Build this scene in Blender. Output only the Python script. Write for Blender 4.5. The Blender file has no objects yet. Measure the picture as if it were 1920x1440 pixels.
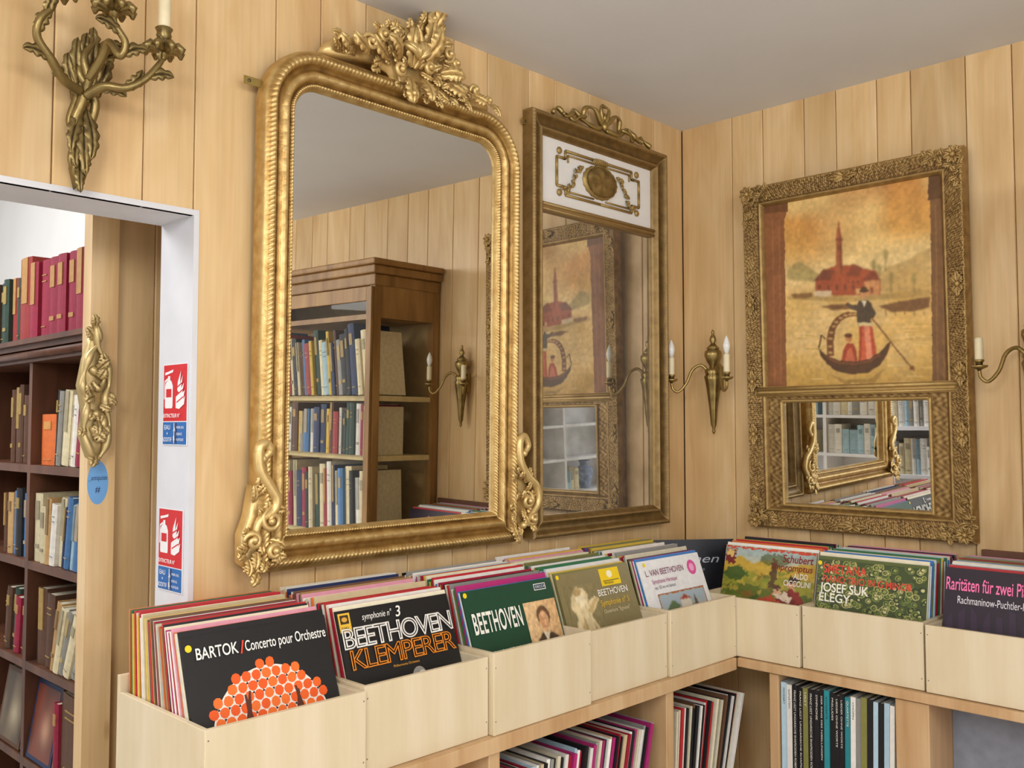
import bpy, math, random
import numpy as np
from mathutils import Vector, Matrix
random.seed(7); np.random.seed(5)
S=bpy.context.scene; COL=S.collection
PI=math.pi; R=math.radians
try:
    S.view_settings.view_transform='Standard'
except Exception: pass
# ------------------------------------------------------------------ camera
CH=1.55; TH=R(44.3); PT=R(2.78); FP=1752.0
cam=bpy.data.cameras.new('camera'); cam.lens=FP/1920*36; cam.sensor_width=36; cam.clip_start=.02
co=bpy.data.objects.new('camera',cam); COL.objects.link(co)
co.location=(0,0,CH); co.rotation_euler=(PI/2+PT,0,TH-PI/2); S.camera=co
Fw=Vector((math.cos(TH)*math.cos(PT),math.sin(TH)*math.cos(PT),math.sin(PT)))
Rt=Vector((math.sin(TH),-math.cos(TH),0))
Up=Vector((-math.cos(TH)*math.sin(PT),-math.sin(TH)*math.sin(PT),math.cos(PT)))
def ray(px,py): return Fw*FP+Rt*(px-960)+Up*(720-py)
def onY(px,py,Y):
    d=ray(px,py); s=Y/d.y; return Vector((d.x*s,Y,CH+d.z*s))
def onX(px,py,X):
    d=ray(px,py); s=X/d.x; return Vector((X,d.y*s,CH+d.z*s))
WY=1.86; WX=2.772; ZC=2.612
# ------------------------------------------------------------------ colour, materials
def lin1(c): return c/12.92 if c<=.04045 else ((c+.055)/1.055)**2.4
def H(h):
    h=h.lstrip('#'); return tuple(lin1(int(h[i:i+2],16)/255) for i in (0,2,4))
def mul(c,k): return tuple(min(1,x*k) for x in c)
def mixc(a,b,t): return tuple(a[i]*(1-t)+b[i]*t for i in range(3))
MC={}
def base(name):
    m=bpy.data.materials.new(name); m.use_nodes=True
    return m,m.node_tree,m.node_tree.nodes['Principled BSDF']
def node(nt,t,**k):
    n=nt.nodes.new(t)
    for a,b in k.items(): setattr(n,a,b)
    return n
def ramp(nt,stops):
    r=nt.nodes.new('ShaderNodeValToRGB'); e=r.color_ramp.elements
    while len(e)>1: e.remove(e[-1])
    e[0].position=stops[0][0]; e[0].color=(*stops[0][1],1)
    for p,c in stops[1:]:
        x=e.new(p); x.color=(*c,1)
    return r
def M(h,rough=.55,metal=0,var=.12,scale=30,bump=.1):
    k=(h,rough,metal,var,scale,bump)
    if k in MC: return MC[k]
    m,nt,b=base('m_'+h.strip('#')); c=H(h)
    tc=node(nt,'ShaderNodeTexCoord'); n=node(nt,'ShaderNodeTexNoise'); n.inputs['Scale'].default_value=scale; n.inputs['Detail'].default_value=4
    nt.links.new(tc.outputs['Object'],n.inputs['Vector'])
    r=ramp(nt,[(.3,mul(c,1-var)),(.7,mul(c,1+var))]); nt.links.new(n.outputs['Fac'],r.inputs['Fac'])
    nt.links.new(r.outputs['Color'],b.inputs['Base Color'])
    b.inputs['Roughness'].default_value=rough; b.inputs['Metallic'].default_value=metal
    if bump:
        bp=node(nt,'ShaderNodeBump'); bp.inputs['Strength'].default_value=bump; bp.inputs['Distance'].default_value=.002
        nt.links.new(n.outputs['Fac'],bp.inputs['Height']); nt.links.new(bp.outputs['Normal'],b.inputs['Normal'])
    MC[k]=m; return m
def vcolmat(name,rough=.5,var=.12,scale=60):
    m,nt,b=base(name)
    a=node(nt,'ShaderNodeVertexColor',layer_name='Col')
    n=node(nt,'ShaderNodeTexNoise'); n.inputs['Scale'].default_value=scale; n.inputs['Detail'].default_value=5
    tc=node(nt,'ShaderNodeTexCoord'); nt.links.new(tc.outputs['Object'],n.inputs['Vector'])
    r=ramp(nt,[(.3,(1-var,)*3),(.65,(1,1,1))]); nt.links.new(n.outputs['Fac'],r.inputs['Fac'])
    mx=node(nt,'ShaderNodeMix',data_type='RGBA',blend_type='MULTIPLY'); mx.inputs[0].default_value=1
    nt.links.new(a.outputs['Color'],mx.inputs[6]); nt.links.new(r.outputs['Color'],mx.inputs[7])
    nt.links.new(mx.outputs[2],b.inputs['Base Color']); b.inputs['Roughness'].default_value=rough
    return m
V_SLEEVE=vcolmat('sleeve_card',.42,.10); V_BOOK=vcolmat('book_cloth',.6,.2); V_ART=vcolmat('printed_art',.45,.05)
V_PAINT=vcolmat('oil_paint',.5,.12,70)
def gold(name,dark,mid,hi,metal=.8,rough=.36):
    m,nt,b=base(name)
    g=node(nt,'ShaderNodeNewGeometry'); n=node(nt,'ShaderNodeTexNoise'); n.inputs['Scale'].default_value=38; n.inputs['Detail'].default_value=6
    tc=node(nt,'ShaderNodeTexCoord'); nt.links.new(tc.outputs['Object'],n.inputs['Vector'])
    r1=ramp(nt,[(.42,(0,0,0)),(.56,(1,1,1))]); nt.links.new(g.outputs['Pointiness'],r1.inputs['Fac'])  # occlusion-like shade painted into the creases, paler tint on raised edges
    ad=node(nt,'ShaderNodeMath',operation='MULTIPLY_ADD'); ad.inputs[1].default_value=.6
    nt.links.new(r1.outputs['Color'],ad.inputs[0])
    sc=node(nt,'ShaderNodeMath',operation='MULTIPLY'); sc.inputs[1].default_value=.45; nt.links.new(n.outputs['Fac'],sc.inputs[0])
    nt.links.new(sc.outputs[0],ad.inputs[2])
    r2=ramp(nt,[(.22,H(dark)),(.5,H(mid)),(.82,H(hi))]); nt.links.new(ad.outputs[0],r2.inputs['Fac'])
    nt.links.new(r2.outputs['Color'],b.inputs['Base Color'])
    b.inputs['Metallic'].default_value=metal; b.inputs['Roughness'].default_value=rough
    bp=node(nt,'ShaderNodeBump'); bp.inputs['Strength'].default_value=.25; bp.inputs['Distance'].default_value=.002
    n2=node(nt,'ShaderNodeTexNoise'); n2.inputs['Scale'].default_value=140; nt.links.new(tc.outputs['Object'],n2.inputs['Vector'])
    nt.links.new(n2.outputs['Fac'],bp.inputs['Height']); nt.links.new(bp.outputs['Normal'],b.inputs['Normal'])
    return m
GOLD=gold('gilt_gesso','#4c3212','#a78042','#dfc284',.62,.38)
GOLDB=gold('bronzed_gilt','#382810','#755b30','#a08454',.55,.45)
GOLDO=gold('old_dark_gilt','#352110','#785a30','#b8985e',.52,.46)
BRASS=gold('aged_brass','#2a1f0e','#64502a','#a89058',.8,.36)
BRONZE=gold('dark_bronze','#1a1408','#463820','#8c784a',.75,.36)
def planks_mat(name,c1,c2,c3,knot='#8a5a2c',tone=(.88,1.08),grain=.94,ks=.06,rough=.45):
    m,nt,b=base(name)
    g=node(nt,'ShaderNodeNewGeometry'); tc=node(nt,'ShaderNodeTexCoord')
    cx=node(nt,'ShaderNodeCombineXYZ'); m1=node(nt,'ShaderNodeMath',operation='MULTIPLY'); m1.inputs[1].default_value=37
    nt.links.new(g.outputs['Random Per Island'],m1.inputs[0]); nt.links.new(m1.outputs[0],cx.inputs[2]); nt.links.new(m1.outputs[0],cx.inputs[0])
    ad=node(nt,'ShaderNodeVectorMath',operation='ADD'); nt.links.new(tc.outputs['Object'],ad.inputs[0]); nt.links.new(cx.outputs[0],ad.inputs[1])
    mp=node(nt,'ShaderNodeMapping'); mp.inputs['Scale'].default_value=(6,6,1.2); nt.links.new(ad.outputs[0],mp.inputs['Vector'])
    n=node(nt,'ShaderNodeTexNoise'); n.inputs['Scale'].default_value=1.7; n.inputs['Detail'].default_value=4; n.inputs['Distortion'].default_value=.8
    nt.links.new(mp.outputs[0],n.inputs['Vector'])
    r=ramp(nt,[(.28,H(c1)),(.5,H(c2)),(.74,H(c3))]); nt.links.new(n.outputs['Fac'],r.inputs['Fac'])
    # fine grain
    mp2=node(nt,'ShaderNodeMapping'); mp2.inputs['Scale'].default_value=(110,110,3); nt.links.new(ad.outputs[0],mp2.inputs['Vector'])
    n2=node(nt,'ShaderNodeTexNoise'); n2.inputs['Scale'].default_value=1; nt.links.new(mp2.outputs[0],n2.inputs['Vector'])
    r2=ramp(nt,[(.3,(grain,grain,grain*.99)),(.7,(1.02,1.02,1.02))]); nt.links.new(n2.outputs['Fac'],r2.inputs['Fac'])
    mx=node(nt,'ShaderNodeMix',data_type='RGBA',blend_type='MULTIPLY'); mx.inputs[0].default_value=1
    nt.links.new(r.outputs['Color'],mx.inputs[6]); nt.links.new(r2.outputs['Color'],mx.inputs[7])
    # knots
    mp3=node(nt,'ShaderNodeMapping'); mp3.inputs['Scale'].default_value=(5,5,1.6); nt.links.new(ad.outputs[0],mp3.inputs['Vector'])
    vo=node(nt,'ShaderNodeTexVoronoi'); vo.inputs['Scale'].default_value=1; nt.links.new(mp3.outputs[0],vo.inputs['Vector'])
    r3=ramp(nt,[(ks*.3,(1,1,1)),(ks+.001,(0,0,0))]); nt.links.new(vo.outputs['Distance'],r3.inputs['Fac'])
    mx2=node(nt,'ShaderNodeMix',data_type='RGBA'); nt.links.new(r3.outputs['Color'],mx2.inputs[0])
    nt.links.new(mx.outputs[2],mx2.inputs[6]); mx2.inputs[7].default_value=(*H(knot),1)
    hv=node(nt,'ShaderNodeHueSaturation'); mr=node(nt,'ShaderNodeMapRange'); mr.inputs[3].default_value=tone[0]; mr.inputs[4].default_value=tone[1]
    nt.links.new(g.outputs['Random Per Island'],mr.inputs[0]); nt.links.new(mr.outputs[0],hv.inputs['Value']); nt.links.new(mx2.outputs[2],hv.inputs['Color'])
    nt.links.new(hv.outputs['Color'],b.inputs['Base Color']); b.inputs['Roughness'].default_value=rough
    return m
PLANK=planks_mat('pine_panelling','#d0a874','#dfbc88','#ebcc9e','#8a5a2c',(.86,1.06),.93,.065,.38)
PINE=planks_mat('raw_pine','#b98f60','#caa478','#d9b98e')
PLY=planks_mat('birch_plywood','#d2c09c','#dac9a8','#e2d3b6','#d0bc96',(.94,1.03),.985,.02)
DARKW=planks_mat('dark_oak','#47291a','#5c3622','#6e452e','#2a140c')
BROWNW=planks_mat('brown_pine','#7c582c','#98703c','#b08850','#5a3316')
def mirror_mat(name,c,rough,spot=None):
    m,nt,b=base(name); b.inputs['Metallic'].default_value=1
    tc=node(nt,'ShaderNodeTexCoord'); n=node(nt,'ShaderNodeTexNoise'); n.inputs['Scale'].default_value=9; n.inputs['Detail'].default_value=8
    nt.links.new(tc.outputs['Object'],n.inputs['Vector'])
    r=ramp(nt,[(.35,H(spot or c)),(.6,H(c))]); nt.links.new(n.outputs['Fac'],r.inputs['Fac']); nt.links.new(r.outputs['Color'],b.inputs['Base Color'])
    b.inputs['Roughness'].default_value=rough
    return m
GLASS1=mirror_mat('silvered_glass','#e8e8e4',.01)
GLASS2=mirror_mat('antique_glass','#deddd8',.014,'#c2c0b8'); GLASS2.node_tree.nodes['Principled BSDF'].inputs['Metallic'].default_value=.93
GLASS3=mirror_mat('old_silvered_glass','#e8eaea',.010,'#dadad6')
PANE=bpy.data.materials.new('window_pane'); PANE.use_nodes=True; nt=PANE.node_tree; nt.nodes.clear()
_o=nt.nodes.new('ShaderNodeOutputMaterial'); _m=nt.nodes.new('ShaderNodeMixShader'); _t=nt.nodes.new('ShaderNodeBsdfTransparent'); _g=nt.nodes.new('ShaderNodeBsdfGlossy'); _g.inputs['Roughness'].default_value=.02; _m.inputs[0].default_value=.012
nt.links.new(_t.outputs[0],_m.inputs[1]); nt.links.new(_g.outputs[0],_m.inputs[2]); nt.links.new(_m.outputs[0],_o.inputs[0])
# ------------------------------------------------------------------ mesh builder
DEF=(.8,.8,.8)
class MB:
    def __init__(s): s.v=[];s.f=[];s.c=[];s.sm=[]
    def add(s,vs,fs,col=None,smooth=False):
        o=len(s.v); s.v+=[tuple(v) for v in vs]
        for i,f in enumerate(fs):
            s.f.append(tuple(k+o for k in f)); s.c.append((col[i] if isinstance(col,list) else col) or DEF); s.sm.append(smooth)
        return s
    def box(s,x0,x1,y0,y1,z0,z1,col=None,top=None,front=None):
        v=[(x0,y0,z0),(x1,y0,z0),(x1,y1,z0),(x0,y1,z0),(x0,y0,z1),(x1,y0,z1),(x1,y1,z1),(x0,y1,z1)]
        f=[(0,1,5,4),(1,2,6,5),(2,3,7,6),(3,0,4,7),(4,5,6,7),(3,2,1,0)]
        c=[front or col,col,col,col,top or col,col]
        return s.add(v,f,c)
    def tube(s,pts,rad,n=8,col=None,flat=1,cap=True):
        pts=[Vector(p) for p in pts]; m=len(pts)
        if not isinstance(rad,(list,tuple)): rad=[rad]*m
        vs=[]; prev=None
        for i in range(m):
            t=(pts[min(i+1,m-1)]-pts[max(i-1,0)])
            t=t.normalized() if t.length>1e-9 else Vector((0,0,1))
            if prev is None:
                a=Vector((0,1,0)) if abs(t.y)<.9 else Vector((1,0,0)); nrm=(a-t*a.dot(t)).normalized()
            else:
                nrm=prev-t*prev.dot(t); nrm=nrm.normalized() if nrm.length>1e-6 else Vector((1,0,0))
            prev=nrm; bn=t.cross(nrm)
            for k in range(n):
                a=2*PI*k/n; vs.append(pts[i]+nrm*(math.cos(a)*rad[i]*flat)+bn*(math.sin(a)*rad[i]))
        fs=[(i*n+k,i*n+(k+1)%n,(i+1)*n+(k+1)%n,(i+1)*n+k) for i in range(m-1) for k in range(n)]
        if cap: fs+= [tuple(range(n))[::-1],tuple((m-1)*n+k for k in range(n))]
        return s.add(vs,fs,col,True)
    def lathe(s,prof,c=(0,0,0),n=16,col=None,flute=0,nf=8):
        vs=[]
        for r,z in prof:
            for k in range(n):
                a=2*PI*k/n; rr=r*(1+flute*math.cos(nf*a)); vs.append((c[0]+rr*math.cos(a),c[1]+rr*math.sin(a),c[2]+z))
        m=len(prof)
        fs=[(i*n+k,i*n+(k+1)%n,(i+1)*n+(k+1)%n,(i+1)*n+k) for i in range(m-1) for k in range(n)]
        fs+=[tuple(range(n))[::-1],tuple((m-1)*n+k for k in range(n))]
        return s.add(vs,fs,col,True)
    def ball(s,c,rx,ry=None,rz=None,n=10,col=None):
        ry=ry or rx; rz=rz or rx; m=6; vs=[];
        for i in range(m+1):
            p=-PI/2+PI*i/m
            for k in range(n):
                a=2*PI*k/n; vs.append((c[0]+rx*math.cos(p)*math.cos(a),c[1]+ry*math.cos(p)*math.sin(a),c[2]+rz*math.sin(p)))
        fs=[(i*n+k,i*n+(k+1)%n,(i+1)*n+(k+1)%n,(i+1)*n+k) for i in range(m) for k in range(n)]
        return s.add(vs,fs,col,True)
    def leaf(s,p,ang,L,W,bend=0,h=.03,lift=.025,lobes=4,tip=.5):
        n=18; a=R(ang); x,z=p; vs=[]; js=(-1,-.72,-.4,-.12,0,.12,.4,.72,1); st=L/n
        for i in range(n+1):
            t=i/n; aa=a+R(bend)*t*t
            w=W*(.18+math.sin(PI*min(1,t*.88+.1))**.8)*(.62+.38*abs(math.sin(lobes*PI*t)))*.5
            if i==n: w*=.15
            hh=h+lift*math.sin(PI*t*.8)+tip*lift*max(0,t-.6)*2
            nx,nz=-math.sin(aa),math.cos(aa)
            for j in js:
                dz=(-.16 if j==0 else .18*(1-(abs(j)-.4)**2*3.2))*W*.6
                vs.append((x+nx*w*j,-(hh+dz),z+nz*w*j))
            x+=math.cos(aa)*st; z+=math.sin(aa)*st
        q=len(js)
        fs=[(i*q+k,(i+1)*q+k,(i+1)*q+k+1,i*q+k+1) for i in range(n) for k in range(q-1)]
        return s.add(vs,fs,None,True)
    def scroll(s,c,r,a0,turns,tr,h=.035,d=1,lift=.01):
        n=int(22*turns)+6; pts=[];rad=[]
        for i in range(n+1):
            t=i/n; rr=r*(1-.8*t); a=R(a0)+d*2*PI*turns*t
            pts.append((c[0]+rr*math.cos(a),-(h+lift*t),c[1]+rr*math.sin(a))); rad.append(tr*(1-.35*t)*(.45+.55*min(1,t*6)))
        s.tube(pts,rad,8); s.ball(pts[-1],tr*1.1)
        return s
    def plate(s,q,h,h0=.004):
        ar=sum(q[i][0]*q[(i+1)%len(q)][1]-q[(i+1)%len(q)][0]*q[i][1] for i in range(len(q)))
        if ar<0: q=q[::-1]
        n=len(q); cx=sum(p[0] for p in q)/n; cz=sum(p[1] for p in q)/n; vs=[]
        for k,y in ((1,h0),(1,h*.55),(.9,h*.9),(.75,h)): vs+=[(cx+(p[0]-cx)*k,-y,cz+(p[1]-cz)*k) for p in q]
        fs=[(i*n+k,i*n+(k+1)%n,(i+1)*n+(k+1)%n,(i+1)*n+k) for i in range(3) for k in range(n)]+[tuple(3*n+k for k in range(n))]
        return s.add(vs,fs,None,True)
    def encrust(s,mp,poly,c,n,L,W,h0,lift=.013,jit=45,lobes=4):
        xs=[p[0] for p in poly]; ys=[p[1] for p in poly]; k=0; tries=0
        while k<n and tries<4000:
            tries+=1; x=random.uniform(min(xs),max(xs)); y=random.uniform(min(ys),max(ys)); ins=False; m=len(poly)
            for i in range(m):
                xa,ya=poly[i]; xb,yb=poly[(i+1)%m]
                if (ya>y)!=(yb>y) and x<(xb-xa)*(y-ya)/(yb-ya)+xa: ins=not ins
            if not ins: continue
            an=math.degrees(math.atan2(-(y-c[1]),x-c[0]))+random.uniform(-jit,jit); l=L*random.uniform(.7,1.2)
            s.leaf(mp(x,y),an,l,W*random.uniform(.8,1.2),random.uniform(-60,60),h0+random.uniform(0,.010),lift*random.uniform(.8,1.3),lobes); k+=1
        return s
    def build(s,name,mat,parent=None,world=None,smooth=None,bevel=0):
        me=bpy.data.meshes.new(name)
        vs=s.v
        if world is not None:
            inv=world.matrix_basis.inverted(); vs=[tuple(inv@Vector(v)) for v in vs]
        me.from_pydata(vs,[],s.f)
        ca=me.color_attributes.new('Col','FLOAT_COLOR','CORNER'); buf=[]
        for f,c in zip(s.f,s.c): buf+= [c[0],c[1],c[2],1.0]*len(f)
        ca.data.foreach_set('color',buf)
        me.polygons.foreach_set('use_smooth',s.sm if smooth is None else [smooth]*len(s.f))
        me.materials.append(mat); me.update()
        o=bpy.data.objects.new(name,me); COL.objects.link(o)
        if parent: o.parent=parent
        if bevel:
            bv=o.modifiers.new('bevel','BEVEL'); bv.width=bevel; bv.segments=2; bv.limit_method='ANGLE'
        return o
def tag(o,label,cat,group=None):
    o['label']=label; o['category']=cat
    if group: o['group']=group
    return o
def thing(name,loc,rz,label,cat,group=None,tilt=0):
    o=bpy.data.objects.new(name,None); COL.objects.link(o); o.location=loc; o.rotation_euler=(tilt,0,rz); o.empty_display_size=.05
    return tag(o,label,cat,group)
def struct(name,mb,mat,loc=(0,0,0),rz=0):
    o=mb.build(name,mat); o.location=loc; o.rotation_euler=(0,0,rz); o['kind']='structure'; return o
def cr(pts,n=8):
    P=[Vector(p) for p in pts]; P=[P[0]*2-P[1]]+P+[P[-1]*2-P[-2]]; out=[]
    for i in range(1,len(P)-2):
        a,b,c,d=P[i-1:i+3]
        for k in range(n):
            t=k/n; out.append(.5*((2*b)+(c-a)*t+(2*a-5*b+4*c-d)*t*t+(3*b-a-3*c+d)*t**3))
    out.append(P[-2]); return out
def taper(a,b,n,p=1): return [a+(b-a)*(i/(n-1))**p for i in range(n)]
ORD='first second third fourth fifth sixth seventh eighth ninth tenth eleventh twelfth thirteenth fourteenth fifteenth sixteenth seventeenth eighteenth nineteenth twentieth'.split()
TENS={2:'twenty',3:'thirty',4:'forty',5:'fifty'}
def ordw(i):
    if i<20: return ORD[i]
    n=i+1
    if n%10==0: return TENS[n//10][:-1]+'ieth'
    return TENS[n//10]+'-'+ORD[n%10-1]
# text
def txt(parent,s,x,z,h,y,col,width=None,shear=0,bold=0,rot=0,align='L',name='lettering',rough=.5,outline=0,space=1):
    cu=bpy.data.curves.new('t','FONT'); cu.body=s; cu.size=1; cu.shear=shear; cu.offset=bold; cu.space_character=space
    if outline: cu.fill_mode='NONE'; cu.bevel_depth=outline; cu.bevel_resolution=0
    o=bpy.data.objects.new('t',cu); COL.objects.link(o)
    bpy.context.view_layer.update()
    me=bpy.data.meshes.new_from_object(o.evaluated_get(bpy.context.evaluated_depsgraph_get()))
    bpy.data.objects.remove(o); bpy.data.curves.remove(cu)
    xs=[v.co.x for v in me.vertices]; x0,x1=min(xs),max(xs); sz=h/.69; sx=width/(x1-x0) if width else sz
    W=(x1-x0)*sx; off={'L':0,'C':-W/2,'R':-W}[align]; c,sn=math.cos(R(rot)),math.sin(R(rot))
    for v in me.vertices:
        a=(v.co.x-x0)*sx+off; b_=v.co.y*sz; zz=v.co.z
        v.co=(x+a*c-b_*sn,y-zz*.004,z+a*sn+b_*c)
    me.materials.clear(); me.materials.append(M(col,rough,0,.04,60,0)); me.name=name
    ob=bpy.data.objects.new(name,me); COL.objects.link(ob); ob.parent=parent
    return ob
class Art:
    def __init__(s,y0,mp=None,eps=.00012): s.mb=MB(); s.y=y0; s.eps=eps; s.k=0; s.mp=mp or (lambda a,b:(a,b))
    def poly(s,pts,col):
        s.k+=1; y=s.y-s.k*s.eps; c=H(col) if isinstance(col,str) else col
        q=[s.mp(*p) for p in pts]
        ar=sum(q[i][0]*q[(i+1)%len(q)][1]-q[(i+1)%len(q)][0]*q[i][1] for i in range(len(q)))
        if ar<0: q=q[::-1]
        s.mb.add([(p[0],y,p[1]) for p in q],[tuple(range(len(q)))],c); return s
    def rect(s,x0,x1,z0,z1,col): return s.poly([(x0,z0),(x1,z0),(x1,z1),(x0,z1)],col)
    def ell(s,cx,cz,rx,rz,col,n=20,a0=0,a1=360): return s.poly([(cx+rx*math.cos(R(a0+(a1-a0)*i/n)),cz+rz*math.sin(R(a0+(a1-a0)*i/n))) for i in range(n+(a1-a0<360))],col)
    def line(s,x0,z0,x1,z1,w,col):
        d=math.hypot(x1-x0,z1-z0) or 1; nx,nz=-(z1-z0)/d*w/2,(x1-x0)/d*w/2
        return s.poly([(x0+nx,z0+nz),(x0-nx,z0-nz),(x1-nx,z1-nz),(x1+nx,z1+nz)],col)
    def build(s,name,parent,mat=None): return s.mb.build(name,mat or V_ART,parent,smooth=False)
def vnoise(nz,nx,cells):
    g=np.random.rand(cells+2,cells+2); a=np.linspace(0,cells,nz); b=np.linspace(0,cells,nx)
    i=np.minimum(a.astype(int),cells); j=np.minimum(b.astype(int),cells); fa=(a-i)[:,None]; fb=(b-j)[None,:]; fa=fa*fa*(3-2*fa); fb=fb*fb*(3-2*fb)
    return (g[np.ix_(i,j)]*(1-fa)*(1-fb)+g[np.ix_(i+1,j)]*fa*(1-fb)+g[np.ix_(i,j+1)]*(1-fa)*fb+g[np.ix_(i+1,j+1)]*fa*fb)
class Paint(Art):
    # a painted picture on a fine sheet: shapes are brushed into the sheet's own colour layer
    def __init__(s,x0,x1,z0,z1,y,nx,nz,warp=0.0,mp=None):
        s.b=(x0,x1,z0,z1); s.y=y; s.nx=nx; s.nz=nz; s.mp=mp or (lambda a,b:(a,b))
        X,Z=np.meshgrid(np.linspace(x0,x1,nx),np.linspace(z0,z1,nz)); s.X0=X; s.Z0=Z
        s.X=X+(vnoise(nz,nx,40)-.5)*warp*2; s.Z=Z+(vnoise(nz,nx,40)-.5)*warp*2
        s.U=(X-x0)/(x1-x0); s.V=(Z-z0)/(z1-z0); s.C=np.ones((nz,nx,3))*.5
    def poly(s,pts,col,al=1.0):
        q=[s.mp(*p) for p in pts]; c=np.array(H(col) if isinstance(col,str) else col)
        m=np.zeros(s.X.shape,bool); n=len(q)
        for i in range(n):
            xa,za=q[i]; xb,zb=q[(i+1)%n]
            if za==zb: continue
            m^=((za>s.Z)!=(zb>s.Z))&(s.X<(xb-xa)*(s.Z-za)/(zb-za)+xa)
        s.C[m]=s.C[m]*(1-al)+c*al; return s
    def blend(s,col,w): w=np.clip(w,0,1)[:,:,None]; s.C=s.C*(1-w)+np.array(H(col))*w
    def soften(s,k):
        for _ in range(k):
            p=np.pad(s.C,((1,1),(1,1),(0,0)),'edge'); s.C=.4*s.C+.15*(p[2:,1:-1]+p[:-2,1:-1]+p[1:-1,2:]+p[1:-1,:-2])
    def mottle(s,a,cells): s.C=s.C*(1+a*(vnoise(s.nz,s.nx,cells)-.5)[:,:,None]*2)
    def build(s,name,parent,mat=None):
        nx,nz=s.nx,s.nz; v=np.stack([s.X0.ravel(),np.full(nx*nz,s.y),s.Z0.ravel()],1)
        fs=[(j*nx+i,j*nx+i+1,(j+1)*nx+i+1,(j+1)*nx+i) for j in range(nz-1) for i in range(nx-1)]
        me=bpy.data.meshes.new(name); me.from_pydata(v.tolist(),[],fs)
        ca=me.color_attributes.new('Col','FLOAT_COLOR','POINT'); c=np.ones((nx*nz,4),np.float32); c[:,:3]=np.clip(s.C.reshape(-1,3),0,1); ca.data.foreach_set('color',c.ravel())
        me.materials.append(mat or V_ART); me.update(); o=bpy.data.objects.new(name,me); COL.objects.link(o); o.parent=parent; return o
# frame sweep
def ring(w,h,rt,rb,u,ct):
    x0,x1,z0,z1=-w/2+u,w/2-u,u,h-u; a=max(rt-u,0); b=max(rb-u,0); pts=[]
    def ln(p,q,k):
        for i in range(k): f=i/k; pts.append((p[0]+(q[0]-p[0])*f,p[1]+(q[1]-p[1])*f))
    def arc(c,r,s0,k):
        for i in range(k):
            t=R(s0+90*i/k); pts.append((c[0]+r*math.cos(t),c[1]+r*math.sin(t)))
    ln((x0+b,z0),(x1-b,z0),ct[0]); arc((x1-b,z0+b),b,-90,ct[1]); ln((x1,z0+b),(x1,z1-a),ct[2]); arc((x1-a,z1-a),a,0,ct[3])
    ln((x1-a,z1),(x0+a,z1),ct[4]); arc((x0+a,z1-a),a,90,ct[5]); ln((x0,z1-a),(x0,z0+b),ct[6]); arc((x0+b,z0+b),b,180,ct[7])
    return pts
def sweep(mb,w,h,rt,rb,prof,ds=.004,oz=0,ox=0):
    ct=[max(2,int((w-2*rb)/ds)),1 if rb==0 else int(rb*1.57/ds)+2,max(2,int((h-rt-rb)/ds)),1 if rt==0 else int(rt*1.57/ds)+2,max(2,int((w-2*rt)/ds)),1 if rt==0 else int(rt*1.57/ds)+2,max(2,int((h-rt-rb)/ds)),1 if rb==0 else int(rb*1.57/ds)+2]
    mid=ring(w,h,rt,rb,prof[len(prof)//2][0],ct); sl=[0]
    for i in range(1,len(mid)): sl.append(sl[-1]+math.hypot(mid[i][0]-mid[i-1][0],mid[i][1]-mid[i-1][1]))
    vs=[]; N=len(mid)
    for pr in prof:
        u,hh=pr[:2]; pts=ring(w,h,rt,rb,u,ct)
        for (x,z),s in zip(pts,sl):
            d=0
            if len(pr)>2:
                kind,amp,lam,sk=pr[2:6]
                if kind=='leaf': d=amp*(abs(math.sin(PI*s/lam+sk))**.7-.5)*2
                elif kind=='carve':
                    d=amp*(math.sin(s*330+2.2*math.sin(s*71+u*210))*math.sin(u*390+s*47+2*math.sin(s*113))+.5*math.sin(s*760+u*500)*math.sin(u*820-s*190))
                else:
                    q=2*((s/lam+sk)%1)-1; d=amp*math.sqrt(max(0,1-q*q))
            vs.append((x+ox,-(hh+d),z+oz))
    fs=[(i*N+k,i*N+(k+1)%N,(i+1)*N+(k+1)%N,(i+1)*N+k) for i in range(len(prof)-1) for k in range(N)]
    mb.add(vs,fs,None,True); return mb
def wl(root,px,py,h=.05):
    v=root.matrix_basis.inverted()@onY(px,py,WY-h); return (v.x,v.z)
def wr(root,px,py,h=.05):
    v=root.matrix_basis.inverted()@onX(px,py,WX-h); return (v.x,v.z)
# ------------------------------------------------------------------ setting
def plank_run(mb,edges,z0,z1,g=.0010,c=.0024,t=.012):
    for a,b in zip(edges[:-1],edges[1:]):
        a+=g;b-=g; q=[(a,0),(a,-t+c),(a+c,-t),(b-c,-t),(b,-t+c),(b,0)]
        vs=[(x,y,z) for z in (z0,z1) for x,y in q]; n=6
        mb.add(vs,[(i,i+1,n+i+1,n+i) for i in range(5)]+[tuple(range(6,12)),tuple(range(6))[::-1]])
def fill(ed,lo,hi):
    ed=sorted([e for e in ed if lo+.03<e<hi-.03]); ed=[lo]+ed+[hi]; out=[lo]
    for a,b in zip(ed[:-1],ed[1:]):
        k=max(1,round((b-a)/.16)); 
        for i in range(1,k+1): out.append(a+(b-a)*i/k+(random.uniform(-.02,.02) if i<k else 0))
    return out
DX=.936; DZ=2.005
le=[onY(px,100,WY).x for px in (518,602,687,770,852,915,992,1040)]+[onY(270,250,WY).x]
mb=MB(); plank_run(mb,fill(le,DX,WX),0,ZC); plank_run(mb,fill([onY(270,250,WY).x,onY(100,200,WY).x],-.15,DX),DZ,ZC); plank_run(mb,fill([],-1.8,-.15),0,ZC)
struct('wall_left',mb,PLANK,(0,WY+.012,0))
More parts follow.
